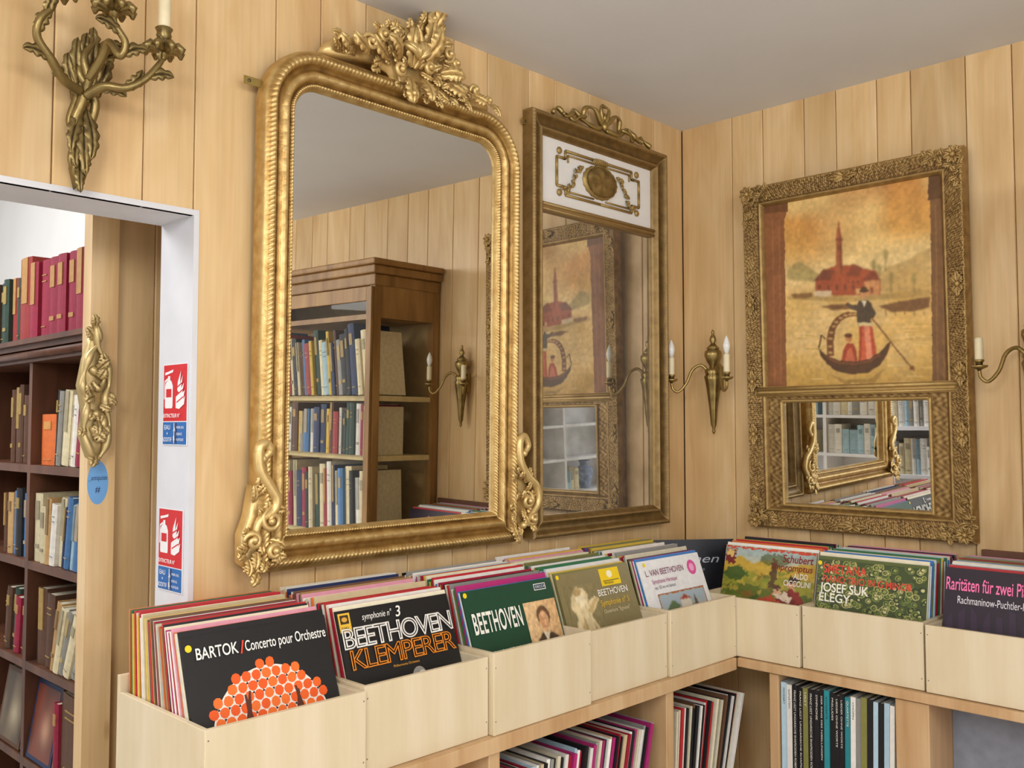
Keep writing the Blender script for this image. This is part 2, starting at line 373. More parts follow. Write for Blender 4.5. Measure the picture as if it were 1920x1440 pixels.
mb=MB(); mb.box(DX+.012,WX+.15,WY+.013,WY+.14,0,ZC+.3); mb.box(-.15,DX+.012,WY+.013,WY+.14,DZ+.012,ZC+.3); mb.box(-1.8,-.162,WY+.013,WY+.14,0,ZC+.3)
struct('wall_left_core',mb,M('#7a5a38',.8))
re_=[WY-onX(px,y,WX).y for px,y in ((1372,300),(1430,300),(1507,250),(1567,250),(1643,200),(1707,200),(1810,180),(1897,150))]
mb=MB(); plank_run(mb,fill(re_,0,4.2),0,ZC); struct('wall_right',mb,PLANK,(WX+.012,WY,0),-PI/2)
mb=MB(); mb.box(WX+.013,WX+.12,-2.4,WY+.013,0,ZC+.1); struct('wall_right_core',mb,M('#7a5a38',.8))
mb=MB(); mb.box(-2.4,WX+.12,-2.6,WY+.012,ZC,ZC+.05); struct('ceiling',mb,M('#e2e3e5',.9,0,.02,4,.05))
mb=MB(); mb.box(-3.2,WX+.12,-4.0,5.1,-.05,0); struct('floor',mb,M('#d4cdc2',.6,0,.08,6))
WHITE=M('#d6d6da',.6,0,.05,8,.05)
mb=MB(); mb.box(DX,DX+.012,WY-.002,WY+.15,0,DZ+.012); mb.box(-.162,-.15,WY-.002,WY+.15,0,DZ+.012); mb.box(-.15,DX,WY-.002,WY+.15,DZ,DZ+.012)
struct('trim_1',mb,WHITE)
mb=MB(); mb.box(-2.2,1.4,4.95,5.05,0,3.0); struct('wall_back',mb,M('#e9e9ea',.8,0,.03,5))
mb=MB(); mb.box(1.36,1.44,2.02,5.0,0,3.0); struct('wall_side',mb,M('#e2e0dc',.8,0,.03,5))
mb=MB(); mb.box(-2.2,-2.1,2.0,5.0,0,3.0); struct('wall_far',mb,M('#e2e0dc',.8,0,.03,5))
mb=MB(); mb.box(-2.2,1.44,2.0,5.05,3.0,3.05); struct('ceiling_adjoining',mb,M('#e6e6e6',.9,0,.03,5))
# partition end in next room
mb=MB(); mb.box(.855,.918,2.19,2.235,0,2.7); struct('trim_2',mb,PLANK)
mb=MB(); plank_run(mb,[.918,1.02,1.14,1.36],0,2.7); struct('wall_partition',mb,PLANK,(0,2.232,0))
# ------------------------------------------------------------------ shelving units
ZS=.885; ZL=.472
su=thing('shelf_unit',(1.12,1.47,0),0,'pine shelving under the row of record crates below the two mirrors','shelf unit','pine shelving units under the record crates')
D=.38
MB().box(-.36,1.312,-.012,D,ZS-.034,ZS).build('top_board',PINE,su,bevel=.002)
MB().box(-.36,1.312,0,D,ZL-.026,ZL-.001).build('shelf',PINE,su)
for x in (-.36,.315,.975): MB().box(x,x+.034,0,D,.0,ZS-.036).build('upright',PINE,su,bevel=.002)
MB().box(-.36,1.312,D-.012,D,.0,ZS-.036).build('back_panel',M('#b08a5a',.7),su)
su=thing('shelf_unit',(2.449,1.36,0),-PI/2,'pine shelving with an empty grey bay under the crates below the painting','shelf unit','pine shelving units under the record crates')
D2=.318
MB().box(-.10,.78,-.012,D2,ZS-.026,ZS-.001).build('top_board',PINE,su,bevel=.002)
MB().box(-.10,.78,0,D2-.005,.50,.524).build('shelf',PINE,su)
for x,w in ((-.004,.028),(.355,.085),(.746,.034)): MB().box(x,x+w,.0,D2-.005,.0,ZS-.03).build('upright',PINE,su,bevel=.002)
MB().box(-.1,.78,D2-.004,D2,.0,ZS-.03).build('back_panel',M('#7d828e',.7),su)
MB().box(.441,.745,.16,.166,.525,ZS-.03).build('inner_panel',M('#868b98',.7),su)
# ------------------------------------------------------------------ crates + sleeves
PAL={'cream':'#e6dcc0','white':'#f0ece4','red':'#c02830','crimson':'#a01834','magenta':'#b02a70','orange':'#dc7030','yellow':'#e4c04c','beige':'#cdb992','brown':'#70503a','black':'#17171b','navy':'#22305c','blue':'#3a7cc2','teal':'#2a8c96','green':'#34744c','olive':'#807e42','grey':'#95948f','pink':'#dc98aa','tan':'#b28c5c','purple':'#5c3474','pale blue':'#b0ccdc'}
SH,SW,ST=.303,.304,.0034
def sleeve_mesh(w,h,t,c,edge):
    mb=MB(); e=.0009
    # two card panels round a slim inner sleeve, closed at the spine
    mb.box(-w/2,w/2,-t/2,-t/2+e,0,h,c,edge); mb.box(-w/2,w/2,t/2-e,t/2,0,h,c,edge)
    mb.box(-w/2,-w/2+.002,-t/2+e,t/2-e,0,h,c,edge); mb.box(-w/2,w/2,-t/2+e,t/2-e,0,.002,c)
    mb.box(-w/2+.003,w/2-.002,-t/2+e*1.2,t/2-e*1.2,.003,h-.0015,(.8,.77,.7))
    return mb
def place(o,org,rz,x,y,z,tilt):
    m=Matrix.Translation(org)@Matrix.Rotation(rz,4,'Z'); o.location=m@Vector((x,y,z)); o.rotation_euler=(-tilt,0,rz)
CW=.335
def crate(org,rz,depth,label,h=.172):
    c=thing('record_crate',org,rz,label,'crate','pale plywood record crates')
    t=.011; w=CW-.0035
    MB().box(0,w,0,t,0,h).build('front_panel',PLY,c,bevel=.0014)
    MB().box(0,w,depth-t,depth,0,h+.03).build('back_panel',PLY,c,bevel=.0012)
    MB().box(0,t,t+.0003,depth-t-.0003,0,h-.001).build('side_panel',PLY,c,bevel=.0012); MB().box(w-t,w,t+.0003,depth-t-.0003,0,h-.001).build('side_panel',PLY,c,bevel=.0012)
    MB().box(t+.0003,w-t-.0003,t+.0003,depth-t-.0003,0,.006).build('bottom',PLY,c)
    for x in (.006,w-.006):
        for z in (.03,.145): MB().ball((x,-.0003,z),.0016,.0005,.0016,8).build('nail',M('#8a8478',.4,.8),c)
    return c
def fill_crate(org,rz,y0,t0,y1,t1,n,phrase,group,pal,cover,coverlabel):
    names=list(pal); last=None
    ths=[ST]+[random.uniform(.0034,.0040) for _ in range(7)]+[random.uniform(.0036,.0052) for _ in range(n-8)]
    gap=((y1-y0)-sum(ths)+(ths[0]+ths[-1])/2)/(n-1); y=y0
    for i in range(n):
        if i: y+=ths[i-1]/2+ths[i]/2+gap
        f=min(1,max(0,(y-y0)/(y1-y0))); t=R(t1+(t0-t1)*(1-f)**1.2)
        jx=0 if i==0 else random.uniform(-.0018,.0014); hh=SH if i==0 else SH+random.uniform(-.004,.010)
        if i==0: c=H(cover); nm='cover'
        else:
            nm=random.choice(names)
            while nm==last: nm=random.choice(names)
            last=nm; c=mul(H(PAL[nm]),random.uniform(.85,1.12))
        edge=mixc(c,(.85,.82,.76),.3)
        o=sleeve_mesh(SW,hh,ths[i],c,edge).build('record_sleeve',V_SLEEVE)
        place(o,org,rz,(CW-.0035)/2+jx,y,.0078,t)
        if i==0: tag(o,coverlabel,'record sleeve',group); front=o
        else: tag(o,f'{nm} record sleeve, {ordw(i-1)} behind the {phrase}','record sleeve',group)
    return front
YF=-ST/2-.0003; YT=-ST/2-.0022
P_A=['cream','white','red','crimson','magenta','orange','yellow','beige','brown','navy','green','white','tan','pink','black','white','cream','red','pale blue']
P_B=['white','cream','black','red','blue','teal','yellow','grey','crimson','green','pink','white','magenta','olive','cream','pale blue']
G='record sleeves standing in the plywood crates'
clabels=['pale plywood record crate at the doorway end of the row','plywood crate holding the black cover with white and orange capitals','plywood crate holding the green cover with a small portrait','plywood crate holding the khaki cover with a cream statue','plywood crate holding the white cover with a pink disc']
ph=['black cover with orange dots','black cover with white and orange capitals','green cover with a portrait','khaki cover with a statue','white cover with a pink disc']
cl=['black record cover with a sunburst of orange dots','black record cover with large white and orange capitals','dark green record cover with a small framed portrait','khaki record cover with a cream statue and yellow label','white record cover with a pink disc and small picture']
cc=['#141417','#121214','#17452f','#877a52','#ecebea']
fr=[]
for i in range(5):
    org=Vector((.775+i*CW,1.47+(.0,.009,-.005,.008,-.002)[i],ZS+.0005)); crate(org,0,.348,clabels[i],(.163,.169,.178,.170,.177)[i])
    fr.append(fill_crate(org,0,.021,20,.318,3,[38,38,38,37,36][i],ph[i],G,P_A if i<2 else P_B,cc[i],cl[i]))
clabels=['corner plywood crate holding the pastoral landscape cover','plywood crate holding the green patterned cover under the painting','plywood crate holding the dark purple cover at the far right']
ph=['pastoral landscape cover','green patterned cover','dark purple cover']
cl=['record cover with a pastoral landscape and reclining figures','green curl-patterned record cover with white and red capitals','dark purple record cover with pink and white lines of words']
cc=['#9a8a3a','#55602c','#221528']
for i in range(3):
    org=Vector((2.4505+(.0,.006,.0)[i],1.602-i*(CW+.003),ZS+.0005)); crate(org,-PI/2,.306,clabels[i],(.170,.172,.169)[i])
    y0,t0=[(.075,14),(.024,11),(.05,13)][i]
    fr.append(fill_crate(org,-PI/2,y0,t0,.278,3,[26,32,29][i],ph[i],G,P_A if i==0 else P_B,cc[i],cl[i]))
def sticker(p,x,z,r=.0065): 
    a=Art(-ST/2-.0016); a.ell(x,z,r,r,'#f2d21e',16); a.build('price_sticker',p)
T=SH; W2=SW/2
# 1 orange dots on black
a=Art(YF,None,.000003); rr=.0098; CZ=.108
a.poly([(.004+.122*math.cos(2*PI*k/60),max(.006,CZ+.122*math.sin(2*PI*k/60)+.0000001*k)) for k in range(60)],'#efe9dd')
for j in range(-15,16):
    for i in range(-15,16):
        x=(i+(.5 if j%2 else 0))*.0207; z=j*.0180
        if math.hypot(x,z)<.128 and CZ+z>.018 and abs(x)<.134:
            x+=.004; z+=CZ; ja=random.uniform(0,60); rs=[random.uniform(.93,1.05) for _ in range(9)]
            a.poly([(x+rr*rs[k]*math.cos(R(ja+k*40)),z+rr*rs[k]*math.sin(R(ja+k*40))) for k in range(9)],random.choice(['#f2661e','#f47428','#ee5c18']))
            if random.random()<.6:
                q=random.uniform(0,120); a.poly([(x+.0103+.0034*math.cos(R(q+k*120)),z+.006+.0034*math.sin(R(q+k*120))) for k in range(3)],'#1c1716')
for x0,z0,x1,z1 in ((-.055,.14,-.035,.190),(-.03,.12,-.045,.185),(.05,.12,.065,.175),(.08,.13,.06,.182)):
    a.poly([(x0-.011,z0-.06),(x0+.011,z0-.06),(x1+.002,z1),(x1-.002,z1)],'#5a2a18')
a.build('picture',fr[0]); sticker(fr[0],-.140,T-.020)
txt(fr[0],'BARTOK',-.128,T-.042,.020,YT-.0005,'#f2efe8',.083,0,.012)
txt(fr[0],'/',-.042,T-.044,.022,YT-.0005,'#e0402a',None,0,.02)
txt(fr[0],'Concerto pour Orchestre',-.031,T-.042,.019,YT-.0005,'#f2efe8',.176,0,.008)
# 2 white and orange capitals
a=Art(YF); a.rect(-.147,-.118,T-.045,T-.006,'#e6b93a'); a.rect(-.143,-.122,T-.028,T-.010,'#3a2a16'); a.ell(-.1325,T-.019,.007,.005,'#d8a23a'); a.build('emblem',fr[1])
a=Art(YF); a.ell(.03,.138,.020,.024,'#9a958c'); a.ell(.026,.134,.012,.015,'#55504a'); a.ell(.038,.148,.008,.005,'#cfcabf'); a.build('picture',fr[1]); Y=YT-.0005
txt(fr[1],'E.M.I.',-.143,T-.040,.006,Y,'#3a2a16')
txt(fr[1],'symphonie n°',-.09,T-.026,.013,Y,'#efece4',.078,.25); txt(fr[1],'3',-.003,T-.031,.022,Y,'#efece4',None,.2,.01)
txt(fr[1],'BEETHOVEN',-.146,T-.078,.039,Y,'#f2efe8',.294,0,0,0,'L','lettering',.5,.032,.88); txt(fr[1],'KLEMPERER',-.136,T-.121,.038,Y,'#ea8a22',.282,0,0,0,'L','lettering',.5,.026,.88)
txt(fr[1],'Philharmonia Orchestra',-.035,T-.133,.005,Y,'#e8a23a')
# 3 green
def pell(p,cx,cz,rx,rz,c,al=1.0): p.poly([(cx+rx*math.cos(R(k*20)),cz+rz*math.sin(R(k*20))) for k in range(18)],c,al)
p=Paint(.034,.148,.125,.252,YF-.0004,80,80,.0015); p.blend('#e2bd8c',p.U*0+1); p.blend('#c99862',p.U*.6)
p.poly([(.05,.12),(.058,.160),(.078,.176),(.115,.172),(.138,.155),(.148,.12)],'#4a3828'); p.poly([(.083,.176),(.09,.15),(.104,.174)],'#ead9bc')
pell(p,.094,.214,.023,.026,'#6a4c30'); pell(p,.093,.203,.017,.024,'#d9a678'); pell(p,.086,.200,.008,.016,'#c08a5c',.6); p.poly([(.084,.208),(.090,.208),(.090,.2065),(.084,.2065)],'#4a3020'); p.poly([(.097,.208),(.103,.208),(.103,.2065),(.097,.2065)],'#4a3020'); p.poly([(.089,.190),(.098,.190),(.098,.1885),(.089,.1885)],'#8a4a34'); p.soften(3); p.mottle(.25,20); p.build('picture',fr[2])
a=Art(YF); a.rect(.086,.128,T-.026,T-.010,'#e8e4da'); a.rect(.088,.126,T-.024,T-.012,'#1d3a52'); a.build('emblem',fr[2]); sticker(fr[2],-.143,T-.010,.006); Y=YT-.0005
# tall narrow capitals with fine foot and head strokes
BX0,BZ0,BHh,BWw=-.138,T-.100,.046,.158
txt(fr[2],'BEETHOVEN',BX0,BZ0,BHh,Y,'#efece0',BWw,0,.018,0,'L','lettering',.5,0,1.08)
txt(fr[2],'SYMPHONIE No. 4',-.132,T-.162,.018,Y,'#c8cab8',.155,0,.004); txt(fr[2],'DECCA',.090,T-.021,.006,Y,'#f0ece0',.034)
# 4 khaki
p=Paint(-.130,.0,.06,.268,YF-.0004,80,120,.003); p.blend('#877a52',p.U*0+1)
p.poly([(-.125,.05),(-.12,.15),(-.105,.19),(-.12,.215),(-.108,.245),(-.09,.262),(-.06,.258),(-.045,.24),(-.05,.22),(-.02,.235),(-.005,.225),(-.03,.2),(-.05,.185),(-.03,.15),(-.02,.05)],'#dcc79a')
p.poly([(-.1,.05),(-.095,.16),(-.08,.19),(-.07,.15),(-.075,.05)],'#b79a66',.8); pell(p,-.078,.232,.017,.022,'#ecdcb6'); pell(p,-.085,.250,.018,.010,'#b79a66'); p.poly([(-.06,.2),(-.02,.23),(-.01,.225),(-.045,.19)],'#c4a872'); p.poly([(-.05,.05),(-.055,.14),(-.045,.17),(-.035,.12)],'#a88a58',.7); p.poly([(-.12,.05),(-.112,.13),(-.106,.17),(-.104,.1)],'#f0e2c0',.7)
p.soften(3); p.mottle(.18,18); p.build('picture',fr[3])
a=Art(YF); a.rect(.022,.105,T-.050,T-.004,'#f0cc1c'); a.ell(.063,T-.020,.012,.010,'#f6efc8'); a.line(.03,T-.037,.098,T-.037,.002,'#3a3010'); a.build('emblem',fr[3]); sticker(fr[3],-.145,T-.008,.006); Y=YT-.0005
txt(fr[3],'PRIVILEGE',.032,T-.046,.006,Y,'#3a3010'); txt(fr[3],'BEETHOVEN',-.005,T-.074,.017,Y,'#f0ece0',.125,0,.008)
txt(fr[3],'Symphonie nº 5',-.005,T-.100,.015,Y,'#e0b840',.12,0,.004); txt(fr[3],'Ouverture "Egmont"',.0,T-.120,.010,Y,'#d8c9a0',.11)
# 5 white
a=Art(YF); a.ell(.10,T-.04,.022,.022,'#e0569c'); a.ell(.10,T-.04,.012,.012,'#f2a8cc'); a.build('emblem',fr[4])
p=Paint(-.10,.13,.07,.205,YF-.0004,90,60,.002); p.blend('#a9b8c0',p.U*0+1); p.blend('#d8c8b0',(.75-p.V)*3); p.poly([(-.1,.05),(-.1,.15),(-.05,.165),(.0,.155),(.06,.16),(.13,.15),(.13,.05)],'#7a6a44'); p.poly([(-.08,.155),(-.04,.182),(.0,.16)],'#5f7a52'); p.poly([(.0,.14),(.0,.178),(.05,.178),(.05,.14)],'#e0d8c8'); p.poly([(-.005,.178),(.022,.192),(.055,.178)],'#a8432c'); p.poly([(.06,.14),(.07,.19),(.09,.14)],'#6a5a3a'); p.soften(2)
for q in ((-.1,.05,-.096,.205),(.126,.05,.13,.205),(-.1,.2,.13,.205)): p.poly([(q[0],q[1]),(q[2],q[1]),(q[2],q[3]),(q[0],q[3])],'#b06a38')
p.build('picture',fr[4]); sticker(fr[4],-.125,T-.012,.006); Y=YT-.0005
txt(fr[4],'L. VAN BEETHOVEN',-.13,T-.045,.017,Y,'#8a4468',.185); txt(fr[4],'Symphonie Héroïque',-.11,T-.068,.012,Y,'#a33a78',.12); txt(fr[4],'op. 55 en mi bémol',-.105,T-.084,.009,Y,'#6a6a78',.10)
# 6 landscape
p=Paint(-W2+.001,W2-.001,.05,T-.001,YF-.0004,180,150,.006)
p.blend('#a8b8b4',p.U*0+1); p.blend('#d8b868',(.93-p.V)*3); 
p.poly([(-W2,T-.05),(-.1,T-.03),(-.05,T-.05),(0,T-.035),(.05,T-.055),(W2,T-.03),(W2,0),(-W2,0)],'#c8a43c'); p.poly([(-W2,T-.075),(-.08,T-.07),(.0,T-.09),(.08,T-.08),(W2,T-.09),(W2,0),(-W2,0)],'#9c9634'); p.poly([(-W2,T-.12),(-.05,T-.115),(W2,T-.13),(W2,0),(-W2,0)],'#64702a')
for k in range(90): pell(p,random.uniform(-W2,W2),random.uniform(.06,T-.06),random.uniform(.005,.018),random.uniform(.003,.008),random.choice(['#3f5a22','#7d8a2e','#a89a3a','#56702a','#c8ae4a','#8a5a24']),.7)
pell(p,-.11,T-.085,.04,.02,'#4f6428'); pell(p,.02,T-.035,.05,.02,'#54602c',.8); p.poly([(.005,.19),(.012,T-.03),(.03,T-.03),(.028,.19)],'#5a4420')
p.poly([(.02,.09),(.03,.15),(.06,.18),(.085,.19),(.105,.175),(.145,.13),(.148,.09)],'#7a2420'); p.poly([(-.06,.09),(-.03,.145),(.02,.165),(.06,.14),(.06,.09)],'#b8482e'); pell(p,.082,.205,.015,.017,'#d8a078'); pell(p,.086,.217,.017,.010,'#3a2418'); pell(p,.035,.180,.013,.014,'#e0b088'); pell(p,.031,.190,.014,.009,'#5a3620'); p.poly([(.03,.165),(.06,.178),(.09,.163),(.075,.15)],'#ecd6bc'); p.poly([(.07,.19),(.1,.185),(.12,.15),(.1,.15)],'#93302a')
p.soften(1); p.mottle(.15,30)
p.poly([(-.15,T-.055),(-.115,T-.055),(-.115,T-.012),(-.15,T-.012)],'#7a1e1e'); p.poly([(-.147,T-.034),(-.118,T-.034),(-.118,T-.015),(-.147,T-.015)],'#e8c070'); p.poly([(-W2,T-.007),(W2,T-.007),(W2,T),(-W2,T)],'#d04a30')
p.build('picture',fr[5]); Y=YT
txt(fr[5],'Schubert',.045,T-.036,.022,Y,'#8a1a14',.098,.15,.01); txt(fr[5],'Impromptus',.015,T-.060,.019,Y,'#8a1a14',.128,.15,.008)
txt(fr[5],'ALDO',.085,T-.082,.016,Y,'#f4eee0',.045,0,.012); txt(fr[5],'CICCOLINI',.055,T-.104,.016,Y,'#f4eee0',.085,0,.012)
# 7 green pattern
p=Paint(-W2+.001,W2-.001,.05,T-.009,YF-.0004,240,190,.001)
p.blend('#3d4a22',p.U*0+1)
for k in range(330):
    x,z=random.uniform(-W2,W2),random.uniform(.06,T-.012); r=random.uniform(.006,.012); c=random.choice(['#8c9448','#a8a860','#5f7030','#b8b070','#74823c','#28361a'])
    pell(p,x,z,r,r*.85,c); pell(p,x,z,r*.72,r*.6,'#2e3a1c'); pell(p,x+r*.1,z,r*.45,r*.38,random.choice(['#c8c088','#8c9448','#6a7a38']))
p.build('picture',fr[6]); sticker(fr[6],-.146,T-.02,.006)
for s_,x,z,h,w,c in (('SMETANA',-.135,T-.046,.024,.125,'#d84a34'),('PIANO TRIO IN G MINOR',-.135,T-.071,.018,.25,'#d84a34'),('JOSEF SUK',-.142,T-.098,.024,.14,'#f4efe2'),('ELEGY',-.142,T-.125,.023,.09,'#f4efe2')):
    txt(fr[6],s_,x,z,h,YF-.0016,c,w,0,.014)
# 8 purple
a=Art(YF); a.rect(-W2+.002,W2-.002,.05,T-.003,'#241628')
for k in range(9): a.poly([(-.14+k*.03,.05),(-.145+k*.03,.17+.02*(k%3)),(-.13+k*.03,.19+.015*(k%2)),(-.12+k*.03,.05)],'#34203a')
a.build('picture',fr[7]); Y=YT
txt(fr[7],'Raritäten für zwei Pianos',-.148,T-.056,.032,Y,'#ff7ab2',.225,0,.010); txt(fr[7],'Rachmaninow-Puchtler-Kirchner',-.118,T-.089,.019,Y,'#ece6ec',.21)
# dark sleeve standing in the corner
o=sleeve_mesh(SW,SH,ST,H('#191c26'),H('#2a2e3a')).build('record_sleeve',V_SLEEVE); o.location=(2.60,1.72,ZS+.002+.0); o.rotation_euler=(R(-6),0,R(-38))
tag(o,'dark blue-black record sleeve with script words standing in the room corner','record sleeve')
txt(o,'Carmen',-.10,T-.075,.026,YT,'#c8ccd8',.2,.3); txt(o,'Extraits',-.02,T-.10,.010,YT,'#9aa0b0',.07,.2)
# corner support for that sleeve
mb=MB(); mb.box(0,.30,0,.24,0,.02); st=thing('corner_shelf',(2.462,1.61,ZS-.02),0,'small pine board filling the corner between the two crate rows','shelf'); mb.build('board',PINE,st)
MB().box(.25,.28,.18,.21,-(ZS-.02),0).build('leg',PINE,st)
# ------------------------------------------------------------------ lower shelf records (spines out)
def spine(org,rz,x,y,z,t,h,c,lean,label,group,side=None):
    mb=MB(); s=side or mul(c,.8)
    mb.box(0,t,0,.0015,0,h,c); mb.box(0,.0009,.0015,.30,0,h,s,mixc(s,(.8,.8,.75),.3)); mb.box(t-.0009,t,.0015,.30,0,h,s,mixc(s,(.8,.8,.75),.3)); mb.box(.001,t-.001,.0016,.298,.001,h-.003,(.7,.68,.62))
    o=mb.build('record_sleeve',V_SLEEVE); m=Matrix.Translation(org)@Matrix.Rotation(rz,4,'Z'); o.location=m@Vector((x,y,z+t*math.sin(lean)+.0003)); o.rotation_euler=(0,lean,rz)
    return tag(o,label,'record sleeve',group)
def lower(org,rz,x0,x1,z,cols,where,lean0,lean1,y=.015,tt=(.004,.011),ordered=False,jy=.006):
    xr=x0;i=0;out=[];last=None;lp=0
    while True:
        t=random.uniform(*tt); f=min(1,max(0,(xr-x0)/(x1-x0))); ln=R(lean0+(lean1-lean0)*f)
        x=xr+t*math.sin(ln)*math.tan(lp)+.0008
        if x+t>x1: break
        nm=random.choice(cols)
        while nm==last: nm=random.choice(cols)
        if ordered: nm=cols[i%len(cols)]
        last=nm
        o=spine(org,rz,x,y+random.uniform(-jy,jy),z,t,.31+random.uniform(-.006,.005),mul(H(PAL[nm]),random.uniform(.85,1.1)),ln,f'{nm} record sleeve, spine out, {ordw(i)} from left {where}','record sleeves filed in the lower bays')
        out.append((o,t)); i+=1; xr=x+t*math.cos(ln); lp=ln
    return out
lower(Vector((1.12,1.47,0)),0,.355,.875,ZL,['white','cream','black','magenta','black','grey','beige','crimson','pale blue','black','white'],'in the wide lower bay',6,15,.012,(.005,.012))
lower(Vector((1.12,1.47,0)),0,1.013,1.30,ZL,['black','white','red','brown','black','black','cream','black'],'in the bay beside the corner',4,20,.012,(.006,.013))
rs=lower(Vector((2.449,1.36,0)),-PI/2,.028,.350,.5245,['pale blue','white','black','black','olive','black','black','black','teal','black','black','black','teal','white','grey','olive','black','pale blue','black'],'in the bay under the painting',0,1.2,.005,(.012,.018),True,.003)
words=['MOZART','SONATEN','FRANZ LISZT UNGARISCHE RHAPSODIEN ROBERT SZIDON','FRANZ LISZT UNGARISCHE RHAPSODIEN','LISZT','FRANZ LISZT UNGARISCHE RHAPSODIEN ROBERT SZIDON','SYMPHONIE','DER RING DES NIBELUNGEN','KONZERTE','PRELUDES','LIEDER OHNE WORTE','LIEDER OHNE WORTE','QUARTETTE','CHOPIN']
for k,(o,t) in enumerate(rs):
    lum=o.data.color_attributes['Col'].data[0].color[1]
    if k<len(words): txt(o,words[k],t*.5-t*.17,.295,t*.34,-.0006,'#20202a' if lum>.25 else '#e8e4da',min(.26,len(words[k])*.0075),0,0,-90)
# ------------------------------------------------------------------ gilt arched mirror
MW,MH=.824,1.188
m1=thing('wall_mirror',(1.479,WY-.008,1.236),R(.45),'large arched gilt mirror with carved rococo crest','mirror',None,R(.65))
L1=.0105
prof=[(0,0),(0,.022),(.002,.030),(.005,.035),(.010,.038),(.013,.041,'leaf',.0005,L1,0),(.016,.044,'leaf',.0010,L1,.3),(.019,.046,'leaf',.0012,L1,.6),(.022,.047,'leaf',.0013,L1,.8),(.025,.046,'leaf',.0011,L1,.6),(.028,.043,'leaf',.0008,L1,.3),(.031,.039,'leaf',.0004,L1,0),(.033,.034),(.036,.030),(.041,.028),(.045,.029),(.048,.032),(.051,.035,'leaf',.0004,.03,0),(.055,.037,'leaf',.0005,.03,0),(.059,.038,'leaf',.0005,.03,0),(.062,.037,'leaf',.0004,.03,0),(.066,.033),(.070,.027),(.074,.025),(.076,.026,'bead',.002,.0085,0),(.078,.027,'bead',.0040,.0085,0),(.080,.027,'bead',.0040,.0085,0),(.082,.026,'bead',.002,.0085,0),(.085,.023),(.089,.017),(.090,.010)]
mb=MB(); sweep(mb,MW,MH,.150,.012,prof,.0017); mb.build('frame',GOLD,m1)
pts=ring(MW,MH,.150,.012,.087,[2,3,2,14,2,14,2,3])
mb=MB(); mb.add([(x,-.013,z) for x,z in pts],[tuple(range(len(pts)))]); mb.build('mirror_glass',GLASS1,m1)
pts=ring(MW,MH,.150,.012,.004,[2,3,2,14,2,14,2,3]); n=len(pts)
mb=MB(); mb.add([(x,-.001,z) for x,z in pts]+[(x,-.009,z) for x,z in pts],[tuple(range(n))[::-1],tuple(range(n,2*n))]+[(i,(i+1)%n,n+(i+1)%n,n+i) for i in range(n)]); mb.build('backboard',M('#6a4a2a',.8),m1)
cm=MB(); mp1=lambda a,b: wl(m1,a,b,.06)
SIL=[(608,95),(618,76),(642,64),(668,66),(690,70),(712,56),(738,50),(752,70),(775,56),(792,40),(806,18),(824,4),(834,14),(826,44),(838,66),(850,92),(848,122),(864,150),(884,158),(900,176),(920,194),(922,208),(905,204),(880,198),(850,190),(815,184),(792,190),(775,206),(760,184),(738,146),(700,118),(655,108)]
for part in (SIL[0:7]+SIL[28:],SIL[6:17]+SIL[22:29],SIL[16:24]): cm.plate([mp1(*p_) for p_ in part],.034)
cm.encrust(mp1,SIL,(775,132),80,.036,.022,.034,.012,50,4)
LV=[(775,128,80,.10,.042,35),(770,125,112,.09,.042,-45),(790,115,60,.09,.042,45),(803,100,92,.11,.038,-25),(808,62,80,.080,.032,-50),(745,112,140,.07,.036,45),(728,108,165,.07,.036,-60),(690,100,172,.07,.034,-50),(648,94,178,.05,.03,-60),(770,145,-100,.07,.042,20),(790,150,-72,.06,.038,-20),(820,142,10,.06,.036,-45),(838,152,-38,.06,.036,40),(882,178,-40,.045,.03,40)]
for i,(px,py,an,L_,W_,bd) in enumerate(LV): cm.leaf(wl(m1,px,py,.07),an,L_,W_,bd,.046+.014*((i*7)%3)/2,.018+.006*(i%3),5)
for px,py,r,a0,tn,d in ((688,82,.022,200,1.4,-1),(715,70,.018,30,1.3,1),(640,80,.016,180,1.2,-1),(835,105,.02,240,1.4,1),(804,40,.017,-60,1.3,1),(885,172,.015,200,1.3,-1),(910,192,.011,0,1.2,1),(770,178,.017,120,1.2,1),(745,130,.018,0,1.2,-1),(822,18,.012,-90,1.1,1),(664,80,.012,0,1.2,1),(848,122,.013,90,1.2,-1),(735,64,.012,160,1.2,-1),(762,90,.014,60,1.2,1),(800,128,.015,-30,1.3,-1)):
    cm.scroll(wl(m1,px,py,.07),r,a0,tn,.007,.058,d,.010)
for k in range(9):
    c0=wl(m1,772,116,.07); an=R(40+k*14); L_=.045+.010*math.sin(k)
    cm.tube([(c0[0]+math.cos(an)*L_*t,-(.072+.016*math.sin(PI*t)),c0[1]+math.sin(an)*L_*t) for t in (0,.25,.5,.75,1)],[.004,.0055,.007,.007,.0035],7)
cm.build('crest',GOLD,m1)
def cscroll(mb,root,pxs,r0,h=.04,f=wl):
    p=[f(root,*q,.06) for q in pxs]; pts=cr([(x,-h,z) for x,z in p],8); n=len(pts)
    mb.tube(pts,[r0*(.45+.75*math.sin(PI*min(1,.15+i/(n-1)*.7))) for i in range(n)],9); mb.ball(pts[0],r0*1.0); mb.ball(pts[-1],r0*1.0)
